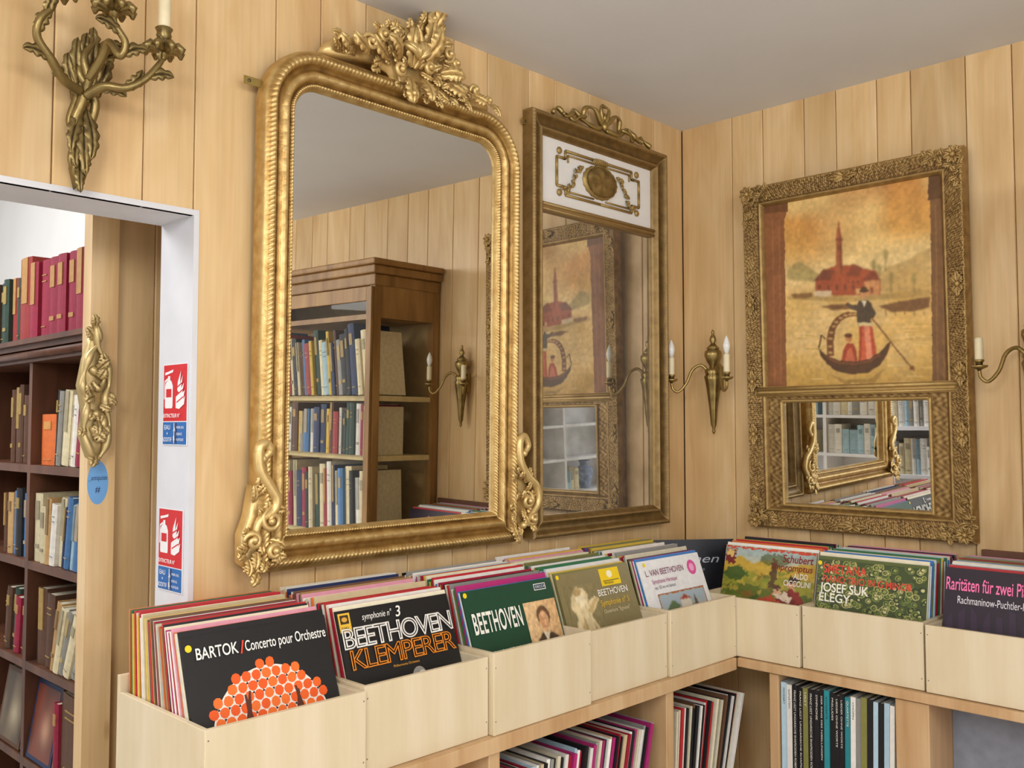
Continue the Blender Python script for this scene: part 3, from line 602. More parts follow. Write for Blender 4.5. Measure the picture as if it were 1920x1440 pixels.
for pxs,sil,c_,sc in (([(492,860),(505,845),(497,832),(485,842),(487,880),(505,912),(518,935),(512,958),(488,975),(478,1000)],[(482,910),(495,915),(513,942),(516,965),(503,985),(524,1035),(516,1056),(478,1074),(460,1058),(460,1005),(473,968)],(490,1010),[(508,975,.026,90,1.3,1),(472,1015,.02,180,1.3,-1),(512,1035,.018,0,1.2,1)]),
              ([(985,850),(992,835),(984,818),(976,830),(978,865),(992,893),(1008,912),(1012,940),(1000,965),(985,985)],[(975,885),(990,893),(1008,914),(1013,945),(1002,982),(984,1000),(968,1004),(964,985),(972,930)],(985,950),[(990,938,.024,90,1.3,-1),(1000,972,.018,180,1.3,1)])):
    mb=MB(); cscroll(mb,m1,pxs,.0105,.048); mb.plate([mp1(*p_) for p_ in sil],.034); mb.encrust(mp1,sil,c_,22,.034,.022,.034,.012,60,4)
    for px,py,r,a0,tn,d in sc: mb.scroll(wl(m1,px,py,.06),r,a0,tn,.0075,.05,d)
    mb.build('corner_scroll',GOLD,m1)
def bracket(root,px,py,f=wl):
    x,z=f(root,px,py,.02); b_=MB().box(x-.022,x+.022,-.012,-.009,z-.009,z+.009).build('hanging_bracket',M('#b09a5a',.35,.9),root)
    MB().ball((x-.01,-.013,z),.004,.0015,.004,8).build('screw',M('#6a6050',.4,.9),b_)
bracket(m1,468,156)
# ------------------------------------------------------------------ tall mirror with white panel
M2W,M2H=.672,1.248
m2=thing('wall_mirror',(2.286,WY-.002,1.237),0,'tall bronzed mirror with white top panel and ribbon bow','mirror')
prof=[(0,0),(0,.036),(.003,.041),(.007,.043,'leaf',.0010,.010,0),(.011,.043,'leaf',.0010,.010,.9),(.014,.039),(.018,.034),(.028,.030),(.038,.029),(.042,.031),(.045,.033,'bead',.0012,.007,0),(.048,.033,'bead',.0012,.007,0),(.051,.029),(.056,.022),(.062,.018),(.062,.008)]
mb=MB(); sweep(mb,M2W,M2H,0,0,prof,.0022); mb.build('frame',GOLDB,m2)
z_p0,z_p1=.985,M2H-.055; x2=M2W/2-.058
MB().box(-x2,x2,-.012,-.004,z_p0,z_p1).build('white_panel',M('#e8e6e2',.5,0,.03,15),m2)
mb=MB(); mb.box(-x2,x2,-.024,-.004,z_p0-.026,z_p0); mb.tube([(-x2,-.024,z_p0-.006),(x2,-.024,z_p0-.006)],.005,8); mb.tube([(-x2,-.024,z_p0-.021),(x2,-.024,z_p0-.021)],.0035,8); mb.build('rail',GOLDB,m2)
MB().box(-x2,x2,-.010,-.004,.056,z_p0-.024).build('mirror_glass',GLASS2,m2)
mb=MB(); zc=(z_p0+z_p1)/2+.002; y=-.0155
def bar(mb,pts,w=.0045,y=-.0155):
    mb.tube([(p[0],y,p[1]) for p in pts],w,6,None,1)
hx,hz=.205,.068
for sx in (-1,1):
    for sz in (-1,1):
        bar(mb,[(sx*.0,zc+sz*hz),(sx*(hx-.04),zc+sz*hz)]); bar(mb,[(sx*(hx-.04),zc+sz*hz),(sx*(hx-.04),zc+sz*(hz-.024))]); bar(mb,[(sx*(hx-.04),zc+sz*(hz-.024)),(sx*hx,zc+sz*(hz-.024))])
        bar(mb,[(sx*hx,zc+sz*(hz-.024)),(sx*hx,zc)]); bar(mb,[(sx*(hx-.04),zc+sz*(hz-.024)),(sx*(hx-.025),zc+sz*(hz-.024))]); mb.ball((sx*(hx-.012),y,zc+sz*(hz-.004)),.011,.006,.011)
        bar(mb,[(sx*(hx-.052),zc+sz*(hz-.012)),(sx*(hx-.052),zc+sz*(hz-.034))],.003); bar(mb,[(sx*(hx-.052),zc+sz*(hz-.012)),(sx*.03,zc+sz*(hz-.012))],.003)
DB=gold('medallion_bronze','#3a2b12','#755f34','#ab9058',.6,.46)
mb.build('panel_moulding',DB,m2)
mb=MB(); n=36; vs=[(0,-.026,zc)]
for r_,hh in ((.4,.028),(.75,.026),(.86,.020),(.93,.026),(1,.013)):
    for k in range(n):
        a_=2*PI*k/n; q=1+.02*math.cos(18*a_) if r_>.8 else 1+.1*math.sin(5*a_); vs.append((.082*r_*q*math.cos(a_),-(hh+(.003*math.sin(7*a_+r_*9) if r_<.8 else 0)),zc+.054*r_*q*math.sin(a_)))
fs=[(0,1+k,1+(k+1)%n) for k in range(n)]+[(1+i*n+k,1+(i+1)*n+k,1+(i+1)*n+(k+1)%n,1+i*n+(k+1)%n) for i in range(4) for k in range(n)]
mb.add(vs,fs,None,True)
for sx in (-1,1):
    for k in range(9):
        t=k/8; px=sx*(.09+.08*t); pz=zc+.042*math.cos(t*PI*1.15)-.004
        mb.leaf((px,pz),(-60 if sx>0 else 240)+30*math.sin(k*2.1),.022,.015,20,.012,.008)
        mb.ball((px+.004*math.sin(k*3),-.02,pz-.006),.005)
for k in range(8): mb.leaf((-.035+.01*k,zc+.054),60+8*k,.02,.014,20,.014,.008)
mb.build('medallion',DB,m2)
mb=MB(); zt=M2H
def rib(pts,r=.0085,h=.03):
    q=cr([(x,-(h+.008*math.sin(i*1.7)),zt+z) for i,(x,z) in enumerate(pts)],7); mb.tube(q,[r*(.8+.3*math.sin(i*.5)) for i in range(len(q))],8)
for sx in (-1,1):
    rib([(sx*.005,.02),(sx*.05,.062),(sx*.085,.06),(sx*.085,.025),(sx*.045,.008),(sx*.006,.016)])
    rib([(sx*.01,.012),(sx*.06,.004),(sx*.10,.022),(sx*.135,.045),(sx*.155,.025),(sx*.185,.008),(sx*.205,.03),(sx*.225,.022),(sx*.245,.006)],.008)
    rib([(sx*.09,.03),(sx*.125,.02),(sx*.145,.006),(sx*.175,.022),(sx*.20,.012)],.006,.034)
    rib([(sx*.004,.02),(sx*.02,.075),(sx*.0,.088)],.007)
mb.ball((0,-.036,zt+.02),.014,.012,.016)
mb.lathe([(.002,-.008),(.006,0),(.006,.01),(.002,.018)],(0,-.036,zt+.045))
mb.build('ribbon_bow',BRASS,m2); bracket(m2,992,228)
# ------------------------------------------------------------------ overmantel painting + mirror
PW,PH=.692,1.106; yc=1.238
pt=thing('overmantel_mirror',(WX-.002,yc,1.236),-PI/2,'gilt trumeau with a gondola oil painting above a small mirror','mirror',None,R(1.5))
prof=[(0,0),(0,.028),(.003,.036),(.005,.039)]+[(.0065+.0024*k,.0405-.00055*k,'carve',.0017,0,0) for k in range(19)]+[(.054,.028),(.057,.031),(.060,.030),(.063,.025),(.068,.020),(.068,.006)]
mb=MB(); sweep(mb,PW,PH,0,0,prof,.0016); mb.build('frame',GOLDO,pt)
for sx in (-1,1):
    for sz in (0,1):
        mb=MB(); cx_,cz_=sx*(PW/2-.024),(.024 if sz==0 else PH-.024); dz_=1 if sz==0 else -1
        mb.plate([(cx_+.022*math.cos(2*PI*k/16),cz_+.022*math.sin(2*PI*k/16)) for k in range(16)],.044,.03)
        for k in range(8): mb.leaf((cx_,cz_),45*k+10,.026,.018,25,.042,.007,4)
        for k in range(9): mb.leaf((cx_-sx*random.uniform(.02,.09),cz_+random.uniform(-.014,.014)),random.uniform(0,360),.024,.016,random.uniform(-60,60),.036,.007,4)
        for k in range(9): mb.leaf((cx_+random.uniform(-.014,.014),cz_+dz_*random.uniform(.02,.09)),random.uniform(0,360),.024,.016,random.uniform(-60,60),.036,.007,4)
        mb.ball((cx_,-.048,cz_),.008); mb.build('corner_ornament',GOLDO,pt)
    for zz in (.30,.47,.72): 
        mb=MB(); cx_=sx*(PW/2-.024)
        for an in (90,-90,60,-60,120,-120): mb.leaf((cx_,zz),an,.036 if abs(an)==90 else .024,.018,10,.037,.007,4)
        mb.ball((cx_,-.044,zz),.007,.006,.009); mb.build('side_ornament',GOLDO,pt)
for zz in (.024,PH-.024):
    mb=MB()
    for an in (0,180,25,155,-25,-155): mb.leaf((0,zz),an,.045 if an in (0,180) else .028,.020,0,.037,.007,5)
    mb.build('centre_ornament',GOLDO,pt)
px0,px1=-PW/2+.064,PW/2-.064; pz0,pz1=.452,PH-.064
cv=MB().box(px0,px1,-.012,-.004,pz0,pz1,H('#9a6a30')).build('canvas',M('#8a6030',.8),pt)
def pm(a_,b_):
    return wr(pt,a_,b_,.03)
A=Paint(px0,px1,pz0,pz1,-.0135,300,320,.0014,pm)
U,V=A.U,A.V; nz_,nx_=A.nz,A.nx
A.blend('#e2aa56',U*0+1); A.blend('#cd8c46',(V-.72)*3.2); A.blend('#f0ce86',np.clip((vnoise(nz_,nx_,5)-.42)*2.4,0,.8)*(V>.45)); A.blend('#c07c42',np.clip((vnoise(nz_,nx_,6)-.55)*2,0,.6)*np.clip((V-.6)*3,0,1))
A.blend('#f2d494',np.exp(-((V-.58)/.10)**2)*.85); A.blend('#e6bc6c',(V<.47)*1.0); A.blend('#f0d094',.7*(V<.47)*np.clip(vnoise(nz_,nx_,9)*1.5-.3,0,1)); A.blend('#b08a36',np.clip((.20-V)*4,0,.6)); A.blend('#d4a452',np.clip((np.sin(V*150+6*vnoise(nz_,nx_,8))-.2),0,.35)*(V<.44))
A.soften(4)
A.poly([(1478,525),(1478,505),(1500,490),(1525,505),(1545,520),(1545,530)],'#a8965a',.8); A.poly([(1640,530),(1665,500),(1700,490),(1725,475),(1746,465),(1746,545),(1640,548)],'#c6a262',.8)
A.poly([(1655,540),(1690,505),(1715,500),(1746,520),(1746,548)],'#d0aa66',.8); A.poly([(1478,556),(1530,550),(1600,556),(1746,542),(1746,556),(1600,566),(1478,562)],'#a8884a',.7)
for k,(x,y) in enumerate(((1662,470),(1650,498),(1672,512),(1715,515),(1640,488))): A.line(x,y,x,y+40,2.0,'#7a6c3c'); pell(A,x,y+8,5.5,11,'#8c8248',.6)
A.soften(3)
A.poly([(1530,554),(1530,526),(1547,508),(1562,500),(1600,496),(1618,502),(1643,508),(1652,525),(1652,554)],'#a84c30')
A.poly([(1569.5,515),(1570,448),(1570.5,442),(1575.5,410),(1580.5,442),(1581,448),(1581.5,512)],'#a85638'); A.poly([(1576,515),(1576,448),(1575.5,410),(1580.5,442),(1581,448),(1581.5,512)],'#84402a'); A.poly([(1568.5,452),(1582.5,452),(1582.5,447),(1568.5,447)],'#70362a',.8); A.rect(1572,1574.5,470,460,'#623022'); A.rect(1577,1579.5,470,460,'#54281c')
A.poly([(1526,528),(1546,505),(1566,508),(1560,524)],'#76362a'); A.poly([(1586,517),(1602,495),(1619,501),(1613,519)],'#863c2a'); A.poly([(1622,554),(1622,525),(1636,511),(1650,523),(1650,554)],'#d0905c'); A.poly([(1618,528),(1636,508),(1654,525)],'#863c2c')
for k in range(5): A.rect(1536+k*16,1540+k*16,544,534,'#62302a')
for k in range(3): A.rect(1591+k*9,1594+k*9,532,525,'#62302a')
A.poly([(1528,556),(1560,556),(1560,546),(1528,546)],'#e6cca4'); A.rect(1606,1614,552,542,'#e0b070'); A.rect(1633,1639,550,539,'#8a4428')
A.poly([(1540,575),(1565,570),(1610,572),(1600,580),(1560,582)],'#7a5230'); A.poly([(1648,574),(1680,566),(1720,560),(1745,556),(1745,576),(1710,585),(1670,585)],'#76502f'); A.poly([(1484,552),(1524,549),(1524,557),(1490,561)],'#8a6238')
for k in range(5): A.line(1660+k*18,582,1662+k*18,592,2,'#6a4428')
A.soften(3)
# gondola: dark upswept hull, stern ornament arching over
A.poly([(1552,700),(1585,712),(1630,710),(1660,690),(1640,718),(1585,722)],'#8a6a30',.6)
arcc=[(1558,668),(1556,642),(1561,616),(1573,598),(1591,589),(1609,590)]
for i in range(5):
    w_=(13,13,12,11,8)[i]; A.line(*arcc[i],*arcc[i+1],w_,'#6e3c20'); pell(A,*arcc[i+1],w_/2,w_/2,'#6e3c20')
for i in range(5):
    for f_ in (.25,.7):
        x=arcc[i][0]+(arcc[i+1][0]-arcc[i][0])*f_; y=arcc[i][1]+(arcc[i+1][1]-arcc[i][1])*f_; pell(A,x,y,4.2,2.2,'#c49a5e')
# seated figure, low in the boat
A.poly([(1577,684),(1580,657),(1588,644),(1600,644),(1606,658),(1608,684)],'#a8382a'); A.poly([(1584,684),(1588,658),(1596,652),(1601,664),(1602,684)],'#cf6a4a'); pell(A,1592,635,6.5,7.5,'#c88452'); pell(A,1591,629,7.5,4.5,'#5a2a1a')
# standing figure in a long red skirt, one arm out to the oar
A.poly([(1609,686),(1612,608),(1634,606),(1643,650),(1643,684)],'#cf5a3e'); A.poly([(1621,610),(1629,608),(1637,682),(1626,686)],'#ea9270'); A.poly([(1612,612),(1617,612),(1615,686),(1610,686)],'#a83c28'); A.poly([(1632,612),(1636,612),(1643,672),(1638,682)],'#b84a32')
A.poly([(1609,610),(1607,590),(1606,576),(1611,565),(1618,562),(1627,562),(1634,567),(1640,584),(1636,598),(1635,609)],'#38332e'); A.poly([(1608,584),(1596,580),(1586,571),(1588,565),(1598,571),(1612,573)],'#423b34'); A.poly([(1634,568),(1644,588),(1638,600),(1632,598),(1634,588)],'#423b34'); A.rect(1610,1636,611,605,'#dcc690'); pell(A,1621,552,6,8,'#d89a66'); pell(A,1621,545.5,9.5,3.2,'#3a261c'); pell(A,1621,541.5,6,4,'#3a261c'); A.poly([(1616,563),(1626,563),(1621,576)],'#e8d8b8'); pell(A,1636,600,3,3,'#d89a66'); pell(A,1588,567,2.6,2.6,'#d89a66')
hull=[(1535,650),(1542,659),(1555,669),(1576,676),(1605,678),(1632,672),(1650,659),(1662,646),(1671,639),(1665,662),(1649,685),(1625,700),(1598,703),(1570,697),(1550,683),(1538,667)]
A.poly(hull,'#41241a'); A.poly([(1545,664),(1556,672),(1578,679),(1605,681),(1633,675),(1650,663),(1651,666),(1634,678),(1605,684),(1576,682),(1554,675)],'#7e4628',.8); A.poly([(1556,686),(1580,695),(1606,698),(1632,690),(1628,695),(1600,701),(1572,697)],'#2e1810',.7)
A.line(1536,652,1540,628,3.5,'#41241a'); A.line(1540,628,1548,636,3,'#41241a')
A.line(1636,598,1714,696,3.0,'#74442a'); pell(A,1709,690,5,5,'#74442a')
for k in range(40):
    x,y=random.uniform(1485,1735),random.uniform(600,720)
    if 1530<x+15<1672 and y<706: continue
    A.line(x,y,x+random.uniform(10,34),y+random.uniform(-1,1),1.4,random.choice(['#c29a48','#b08a36','#f0d088','#f0d088']))
A.soften(2)
# columns at the sides of the scene
A.poly([(1430,370),(1479,362),(1478,402),(1474,412),(1474,735),(1430,735)],'#86502f'); A.poly([(1430,370),(1481,362),(1481,398),(1430,402)],'#64381f')
A.poly([(1746,325),(1795,315),(1795,735),(1748,735)],'#74502f'); A.poly([(1744,325),(1795,315),(1795,368),(1742,376)],'#54341c')
for x in (1452,1464): A.line(x,412,x,722,3,'#9a5c38')
for x in (1757,1770): A.line(x,385,x,722,3,'#8a6038')
A.soften(1); A.blend('#e0a85a',U*0+.08); A.mottle(.12,60); A.mottle(.12,14)
A.build('painting',pt,V_PAINT)
mb=MB(); mb.box(px0-.03,px1+.03,-.032,-.004,pz0-.032,pz0+.0); mb.tube([(px0-.03,-.032,pz0-.008),(px1+.03,-.032,pz0-.008)],.007,8); mb.tube([(px0-.03,-.032,pz0-.026),(px1+.03,-.032,pz0-.026)],.005,8); mb.build('rail',GOLDO,pt)
gx=.228; gz0,gz1=.078,pz0-.050
mb=MB()
def carved(x0,x1,z0,z1):
    nx,nz=max(2,int((x1-x0)/.004)),max(2,int((z1-z0)/.004)); vs=[]
    for j in range(nz+1):
        for i in range(nx+1):
            x=x0+(x1-x0)*i/nx; z=z0+(z1-z0)*j/nz
            vs.append((x,-.018-.0018*math.sin(x*260+2*math.sin(z*120))*math.sin(z*230+x*40),z))
    mb.add(vs,[(j*(nx+1)+i,j*(nx+1)+i+1,(j+1)*(nx+1)+i+1,(j+1)*(nx+1)+i) for j in range(nz) for i in range(nx)],None,True)
carved(px0,-gx,.06,pz0-.03); carved(gx,px1,.06,pz0-.03); carved(-gx,gx,.06,gz0); carved(-gx,gx,gz1,pz0-.03)
sweep(mb,2*gx+.016,gz1-gz0+.016,0,0,[(0,.014),(0,.022),(.004,.026,'bead',.002,.012,0),(.009,.024),(.012,.018),(.012,.008)],.004,gz0-.008)
mb.build('carved_panel',GOLDO,pt)
MB().box(-gx,gx,-.0115,-.004,gz0,gz1).build('mirror_glass',GLASS3,pt)
# ------------------------------------------------------------------ two-arm sconces on right wall
CANDLE=M('#e6d9b4',.5,0,.05,30); BULB=M('#e8e6e0',.15,0,.02,10,0)
def sconce(yy,label,bulbs=(1,1)):
    s=thing('wall_sconce',(WX-.001,yy,1.715),-PI/2,label,'wall lamp','two-arm brass wall sconces beside the painting')
    mb=MB(); mb.lathe([(.002,-.180),(.006,-.172),(.004,-.162),(.009,-.15),(.014,-.09),(.021,-.03),(.026,.0),(.029,.012),(.023,.02),(.027,.03),(.021,.04)],(0,-.04,0),24,None,.08,8)
    mb.lathe([(.013,.038),(.012,.05),(.022,.066),(.029,.085),(.028,.098),(.019,.104),(.022,.110),(.013,.118),(.006,.126),(.012,.136),(.009,.148),(.004,.156),(.006,.164),(.002,.172)],(0,-.04,0),20)
    mb.build('body',BRASS,s)
    mb=MB(); mb.box(-.016,.016,-.02,0,-.03,.05); mb.ball((0,-.02,.01),.02,.012,.03); mb.build('wall_plate',BRASS,s)
    for sx,bl in zip((-1,1),bulbs):
        q=cr([(sx*.016,-.05,.035),(sx*.035,-.062,.052),(sx*.055,-.082,.036),(sx*.068,-.10,-.01),(sx*.088,-.118,-.038),(sx*.104,-.127,-.028),(sx*.107,-.13,-.006)],8)
        a_=MB().tube(q,taper(.0058,.0044,len(q)),8).build('arm',BRASS,s)
        MB().lathe([(.003,-.012),(.006,-.006),(.019,-.001),(.022,.004),(.019,.005),(.009,.006),(.009,.012),(.0125,.016),(.0125,.02)],(sx*.107,-.13,0),18).build('drip_pan',BRASS,a_)
        MB().lathe([(.0095,.018),(.0105,.022),(.0105,.075),(.0085,.079)],(sx*.107,-.13,0),16).build('candle',CANDLE,a_)
        if bl: MB().lathe([(.006,.079),(.010,.092),(.0125,.105),(.0095,.12),(.004,.133),(.001,.139)],(sx*.107,-.13,0),14).build('bulb',BULB,a_)
    return s
sconce(1.715,'two-arm brass sconce between the corner and the painting'); sconce(.735,'two-arm brass sconce cut by the right edge, beside the painting',(0,1))
# ------------------------------------------------------------------ rococo bronze sconce, top left
rs_=thing('wall_sconce',onY(160,190,WY-.002),0,'three-arm bronze rococo sconce with leafy arms above the doorway','wall lamp')
def P(px,py,h): return onY(px,py,WY-h)
def W_(mb,name,mat=BRONZE,par=None):
    return mb.build(name,mat,par or rs_,world=rs_)
inv=rs_.matrix_basis.inverted()
def ll(px,py): v=inv@onY(px,py,WY-.04); return (v.x,v.z)
mb=MB()
for pts,r in (([(150,357,.02),(140,318,.03),(152,280,.035),(138,235,.035),(152,195,.045),(165,150,.05),(158,105,.05),(185,72,.045)],.009),([(150,352,.02),(160,310,.028),(148,270,.03),(172,225,.035),(178,190,.04),(160,160,.045),(148,130,.045),(160,95,.04)],.008),([(148,340,.02),(132,300,.026),(140,262,.028),(130,225,.03),(142,185,.035),(150,150,.04)],.0065)):
    q=cr([P(*p_) for p_ in pts],8); n=len(q); mb.tube(q,[r*(.35+.75*math.sin(PI*(.08+.8*i/(n-1)))) for i in range(n)],8)
W_(mb,'body')
mb=MB()
UPS=[(152,195),(144,175),(142,140),(152,105),(162,72),(182,62),(192,85),(190,120),(184,160),(174,195)]; DNS=[(150,350),(141,310),(144,270),(138,230),(146,195),(172,195),(170,235),(160,265),(163,300),(157,335)]
mb.plate([ll(*p_) for p_ in UPS],.034); mb.plate([ll(*p_) for p_ in DNS],.026)
for px,py,an,L_,W__,bd in ((152,190,102,.12,.030,-20),(163,190,84,.13,.034,10),(174,185,70,.11,.030,25),(146,180,118,.08,.026,-35),(158,150,95,.09,.028,-15),(176,140,70,.07,.026,30),(168,110,85,.06,.026,10),
  (152,205,-110,.09,.026,25),(163,205,-78,.10,.026,-30),(158,215,-92,.12,.026,10),(147,250,-105,.07,.022,35),(158,260,-85,.07,.022,-30),(150,300,-95,.065,.018,15)):
    mb.leaf(ll(px,py),an,L_,W__,bd,.034,.012,5)
mb.build('leaves',BRONZE,rs_)
def arm(pts,end,candle):
    q=cr([P(*p_) for p_ in pts],8); mb=MB(); n=len(q); mb.tube(q,[.0080*(1.2-.5*i/(n-1)) for i in range(n)],8)
    for k in range(6,n-3,10):
        v=inv@q[k]; d=q[k+2]-q[k-2]; an=math.degrees(math.atan2(d.z,d.x))
        sg=22 if (k//10)%2 else -22
        L2_=MB().leaf((v.x,v.z),an+sg,.052,.023,sg*2.6,-v.y+.001,.006,3); L2_.v=[tuple(rs_.matrix_basis@Vector(w_)) for w_ in L2_.v]; mb.add(L2_.v,L2_.f,None,True)
    o=W_(mb,'arm')
    e=P(*end)
    c=MB()
    for k in range(8):
        a_=2*PI*k/8; p2=[(e.x+math.cos(a_)*r,e.y+math.sin(a_)*r,e.z+z) for r,z in ((.006,-.006),(.016,.000),(.028,.003),(.036,-.003),(.035,-.012))]
        c.tube(p2,[.006,.009,.010,.008,.003],6)
    c.lathe([(.006,-.02),(.01,-.008),(.012,.004),(.008,.010),(.010,.018),(.015,.026),(.013,.032),(.017,.040),(.0145,.042)],e,16)
    c2=W_(c,'candle_cup',BRONZE,o)
    if candle:
        W_(MB().lathe([(.0115,.041),(.012,.046),(.012,.138),(.009,.142)],e,16),'candle',CANDLE,o)
arm([(150,170,.05),(120,150,.07),(95,110,.09),(70,70,.10),(75,35,.11),(98,12,.11),(104,-15,.11)],(104,-20,.11),True)
arm([(165,150,.05),(190,110,.08),(205,80,.11),(225,105,.13),(235,80,.14),(215,45,.14),(214,25,.14)],(214,14,.14),True)
arm([(160,180,.05),(195,162,.08),(235,165,.10),(270,150,.11),(295,125,.115),(306,108,.115)],(307,92,.115),True)
# ------------------------------------------------------------------ fire extinguisher signs on white jamb
def sign(z,label,k):
    s=thing('fire_sign',(DX-.0005,1.9265 if k==0 else 1.937,z),-PI/2,label,'sign','fire extinguisher signs on the white door jamb')
    MB().box(-.056,.056,-.0016,0,0,.176).build('plate',M('#e8e8ea',.35,0,.02,10,0),s)
    a=Art(-.0017); a.rect(-.054,.054,.052,.174,'#d0202a'); a.rect(-.054,.054,.002,.050,'#2369b0'); a.rect(-.004,.012,.004,.048,'#1a3f74'); a.rect(-.003,.0,.004,.048,'#e8e8ea')
    wv='#f0eeee'
    a.poly([(-.044,.080),(-.012,.080),(-.010,.084),(-.010,.128),(-.016,.138),(-.022,.141),(-.034,.141),(-.041,.137),(-.046,.128),(-.046,.084)],wv); a.rect(-.033,-.023,.140,.150,wv); a.poly([(-.046,.152),(-.010,.158),(-.008,.164),(-.030,.160),(-.046,.158)],wv); a.poly([(-.034,.146),(-.048,.140),(-.050,.100),(-.047,.100),(-.045,.137),(-.032,.142)],wv); a.rect(-.040,-.016,.104,.122,'#d0202a')
    a.poly([(.006,.080),(.022,.078),(.044,.088),(.048,.106),(.040,.098),(.046,.118),(.036,.112),(.042,.134),(.030,.122),(.036,.150),(.024,.132),(.028,.160),(.014,.136),(.012,.118),(.022,.112),(.006,.104)],wv)
    for q in (.092,.108,.124): a.line(.010,q,.040,q+.012,.003,'#d0202a')
    a.build('pictogram',s)
    Y=-.0017-.00012*26-.0004
    txt(s,'EXTINCTEUR N°',-.046,.060,.008,Y,'#f4f2f2',.075,0,.01)
    txt(s,'EAU',-.040,.034,.010,Y,'#f4f2f2',.026); txt(s,'+',-.030,.021,.009,Y,'#f4f2f2'); txt(s,'ADDITIF',-.050,.008,.009,Y,'#f4f2f2',.044)
    txt(s,'A',.001,.030,.010,Y,'#f4f2f2'); txt(s,'B',.001,.010,.010,Y,'#f4f2f2'); txt(s,'PAPIER, BOIS,',.016,.036,.005,Y,'#f4f2f2',.034); txt(s,'ESSENCE,',.016,.022,.005,Y,'#f4f2f2',.026); txt(s,'PLASTIQUES',.016,.010,.005,Y,'#f4f2f2',.032)
zs=onX(330,835,DX).z; sign(zs,'upper red and blue fire extinguisher sign on the white jamb',0)
zs=onX(325,1110,DX).z; sign(zs,'lower red and blue fire extinguisher sign on the white jamb',1)
# ------------------------------------------------------------------ gilt ornament and blue tag on the post
gp=onY(180,740,2.188); go=thing('gilt_ornament',(gp.x,2.192,gp.z),0,'small carved gilt fragment hung on the doorway post','ornament')
mb=MB()
def gl(px,py): v=go.matrix_basis.inverted()@onY(180+(px-182)*.9,py,2.17); return (v.x,v.z)
OS=[(176,608),(190,612),(188,645),(204,672),(212,715),(203,755),(213,800),(204,842),(184,866),(166,858),(150,815),(157,775),(147,722),(158,672),(168,645)]
mb.plate([gl(*p_) for p_ in OS],.024,.001)
for pts in ([(180,612),(186,640),(168,665),(156,695),(152,725),(162,750),(158,780),(154,812),(170,850),(184,860)],[(180,612),(184,650),(202,682),(207,718),(198,750),(207,795),(200,835),(186,858)],[(168,690),(182,700),(192,690),(196,712),(184,728),(172,716)],[(170,800),(182,812),(194,800),(194,780),(180,776),(170,786)]):
    q=cr([(gl(*p_)[0],-.030,gl(*p_)[1]) for p_ in pts],7); mb.tube(q,[.0092*(.75+.3*math.sin(i*.5)) for i in range(len(q))],8)
mb.encrust(gl,[(182+(x-182)*.75,y) for x,y in OS],(182,740),18,.030,.022,.024,.010,60,4)
mb.build('carving',gold('worn_gilt','#4a3618','#8f7444','#c8b07a',.55,.42),go)
bp=onY(183,905,2.191); bt=thing('paper_tag',(bp.x,2.191,bp.z),0,'blue rounded paper tag with handwriting below the gilt ornament','tag')
A_=Art(-.001); A_.ell(0,0,.024,.050,'#6fa6dc',28); A_.build('card',bt)
MB().add([(.024*math.cos(2*PI*k/28),0,.050*math.sin(2*PI*k/28)) for k in range(28)]+[(.024*math.cos(2*PI*k/28),-.001,.050*math.sin(2*PI*k/28)) for k in range(28)],[(k,(k+1)%28,28+(k+1)%28,28+k) for k in range(28)]).build('card_edge',M('#5f94c8'),bt)
txt(bt,'_antiquités',-.021,.006,.011,-.0016,'#1c2b55',.042,.2); txt(bt,'#',-.006,-.022,.014,-.0016,'#1c2b55')
# ------------------------------------------------------------------ books
BK={'red':'#9c302e','crimson':'#9a1c3c','dark green':'#284234','brown':'#5c3c28','cream':'#dccfa8','white':'#e6e2d8','blue':'#4a78aa','navy':'#26345a','black':'#1f1e20','orange':'#e8742c','grey':'#98968e','teal':'#246464','tan':'#b8935f','yellow':'#dcb838','pale blue':'#a8c8d4'}
def book(M4,x,y,z,t,h,d,nm,label,group,lean=0):
    mb=MB(); c=mul(H(BK[nm]),random.uniform(.85,1.12)); lum=c[1]
    mb.box(0,.002,.002,d,0,h,c); mb.box(t-.002,t,.002,d,0,h,c)
    n=5; xs=[(t*i/n,.003-.006*math.sin(PI*i/n)*min(1,t/.03)) for i in range(n+1)]
    vs=[(x_,y_,zz) for zz in (0,h) for x_,y_ in xs]; mb.add(vs,[(i,i+1,n+2+i,n+1+i) for i in range(n)]+[tuple(range(n+1,2*n+2))],c,False)
    mb.box(.0021,t-.0021,.004,d-.004,.003,h-.004,H('#d8cfb6'))
    mk=mixc(c,H('#c9a85a'),.6) if lum<.3 else mul(c,.5); st=random.choice([((.14,.003),(.72,.003),(.80,.003)),((.70,.035),(.10,.003)),((.45,.12),),((.62,.06),(.2,.012))])
    for zz,hh in st: mb.box(t*.25,t*.75,-.0034-min(1,t/.03)*.0005,0,h*zz,h*zz+hh*h/.22,mk)
    o=mb.build('book',V_BOOK); o.location=M4@Vector((x,y,z+t*math.sin(max(0,lean))+.0004)); o.rotation_euler=(0,lean,M4.to_euler().z)
    return tag(o,label,'book',group)
def row(M4,x0,x1,z,y,hs,ts,pal,where,group,lean=0,d=.17,seq=None,first=None):
    xr=x0;i=0;lp=0
    while True:
        t=random.uniform(*ts) if not seq else (seq[i][1] if i<len(seq) else 9)
        h=random.uniform(*hs) if not seq else (seq[i][2] if i<len(seq) else 0)
        ln=R(lean)
        if seq and i<len(seq) and len(seq[i])>3: ln=R(seq[i][3])
        x=xr+t*math.sin(ln)*math.tan(lp)+.0010
        if x+t>x1: break
        nm=(first if (first and i==0) else random.choice(pal)) if not seq else seq[i][0]
        book(M4,x,y+random.uniform(-.008,.008),z,t,h,d,nm,f'{nm} book, {ordw(i)} from left {where}',group,ln); xr=x+t*math.cos(ln); lp=ln; i+=1
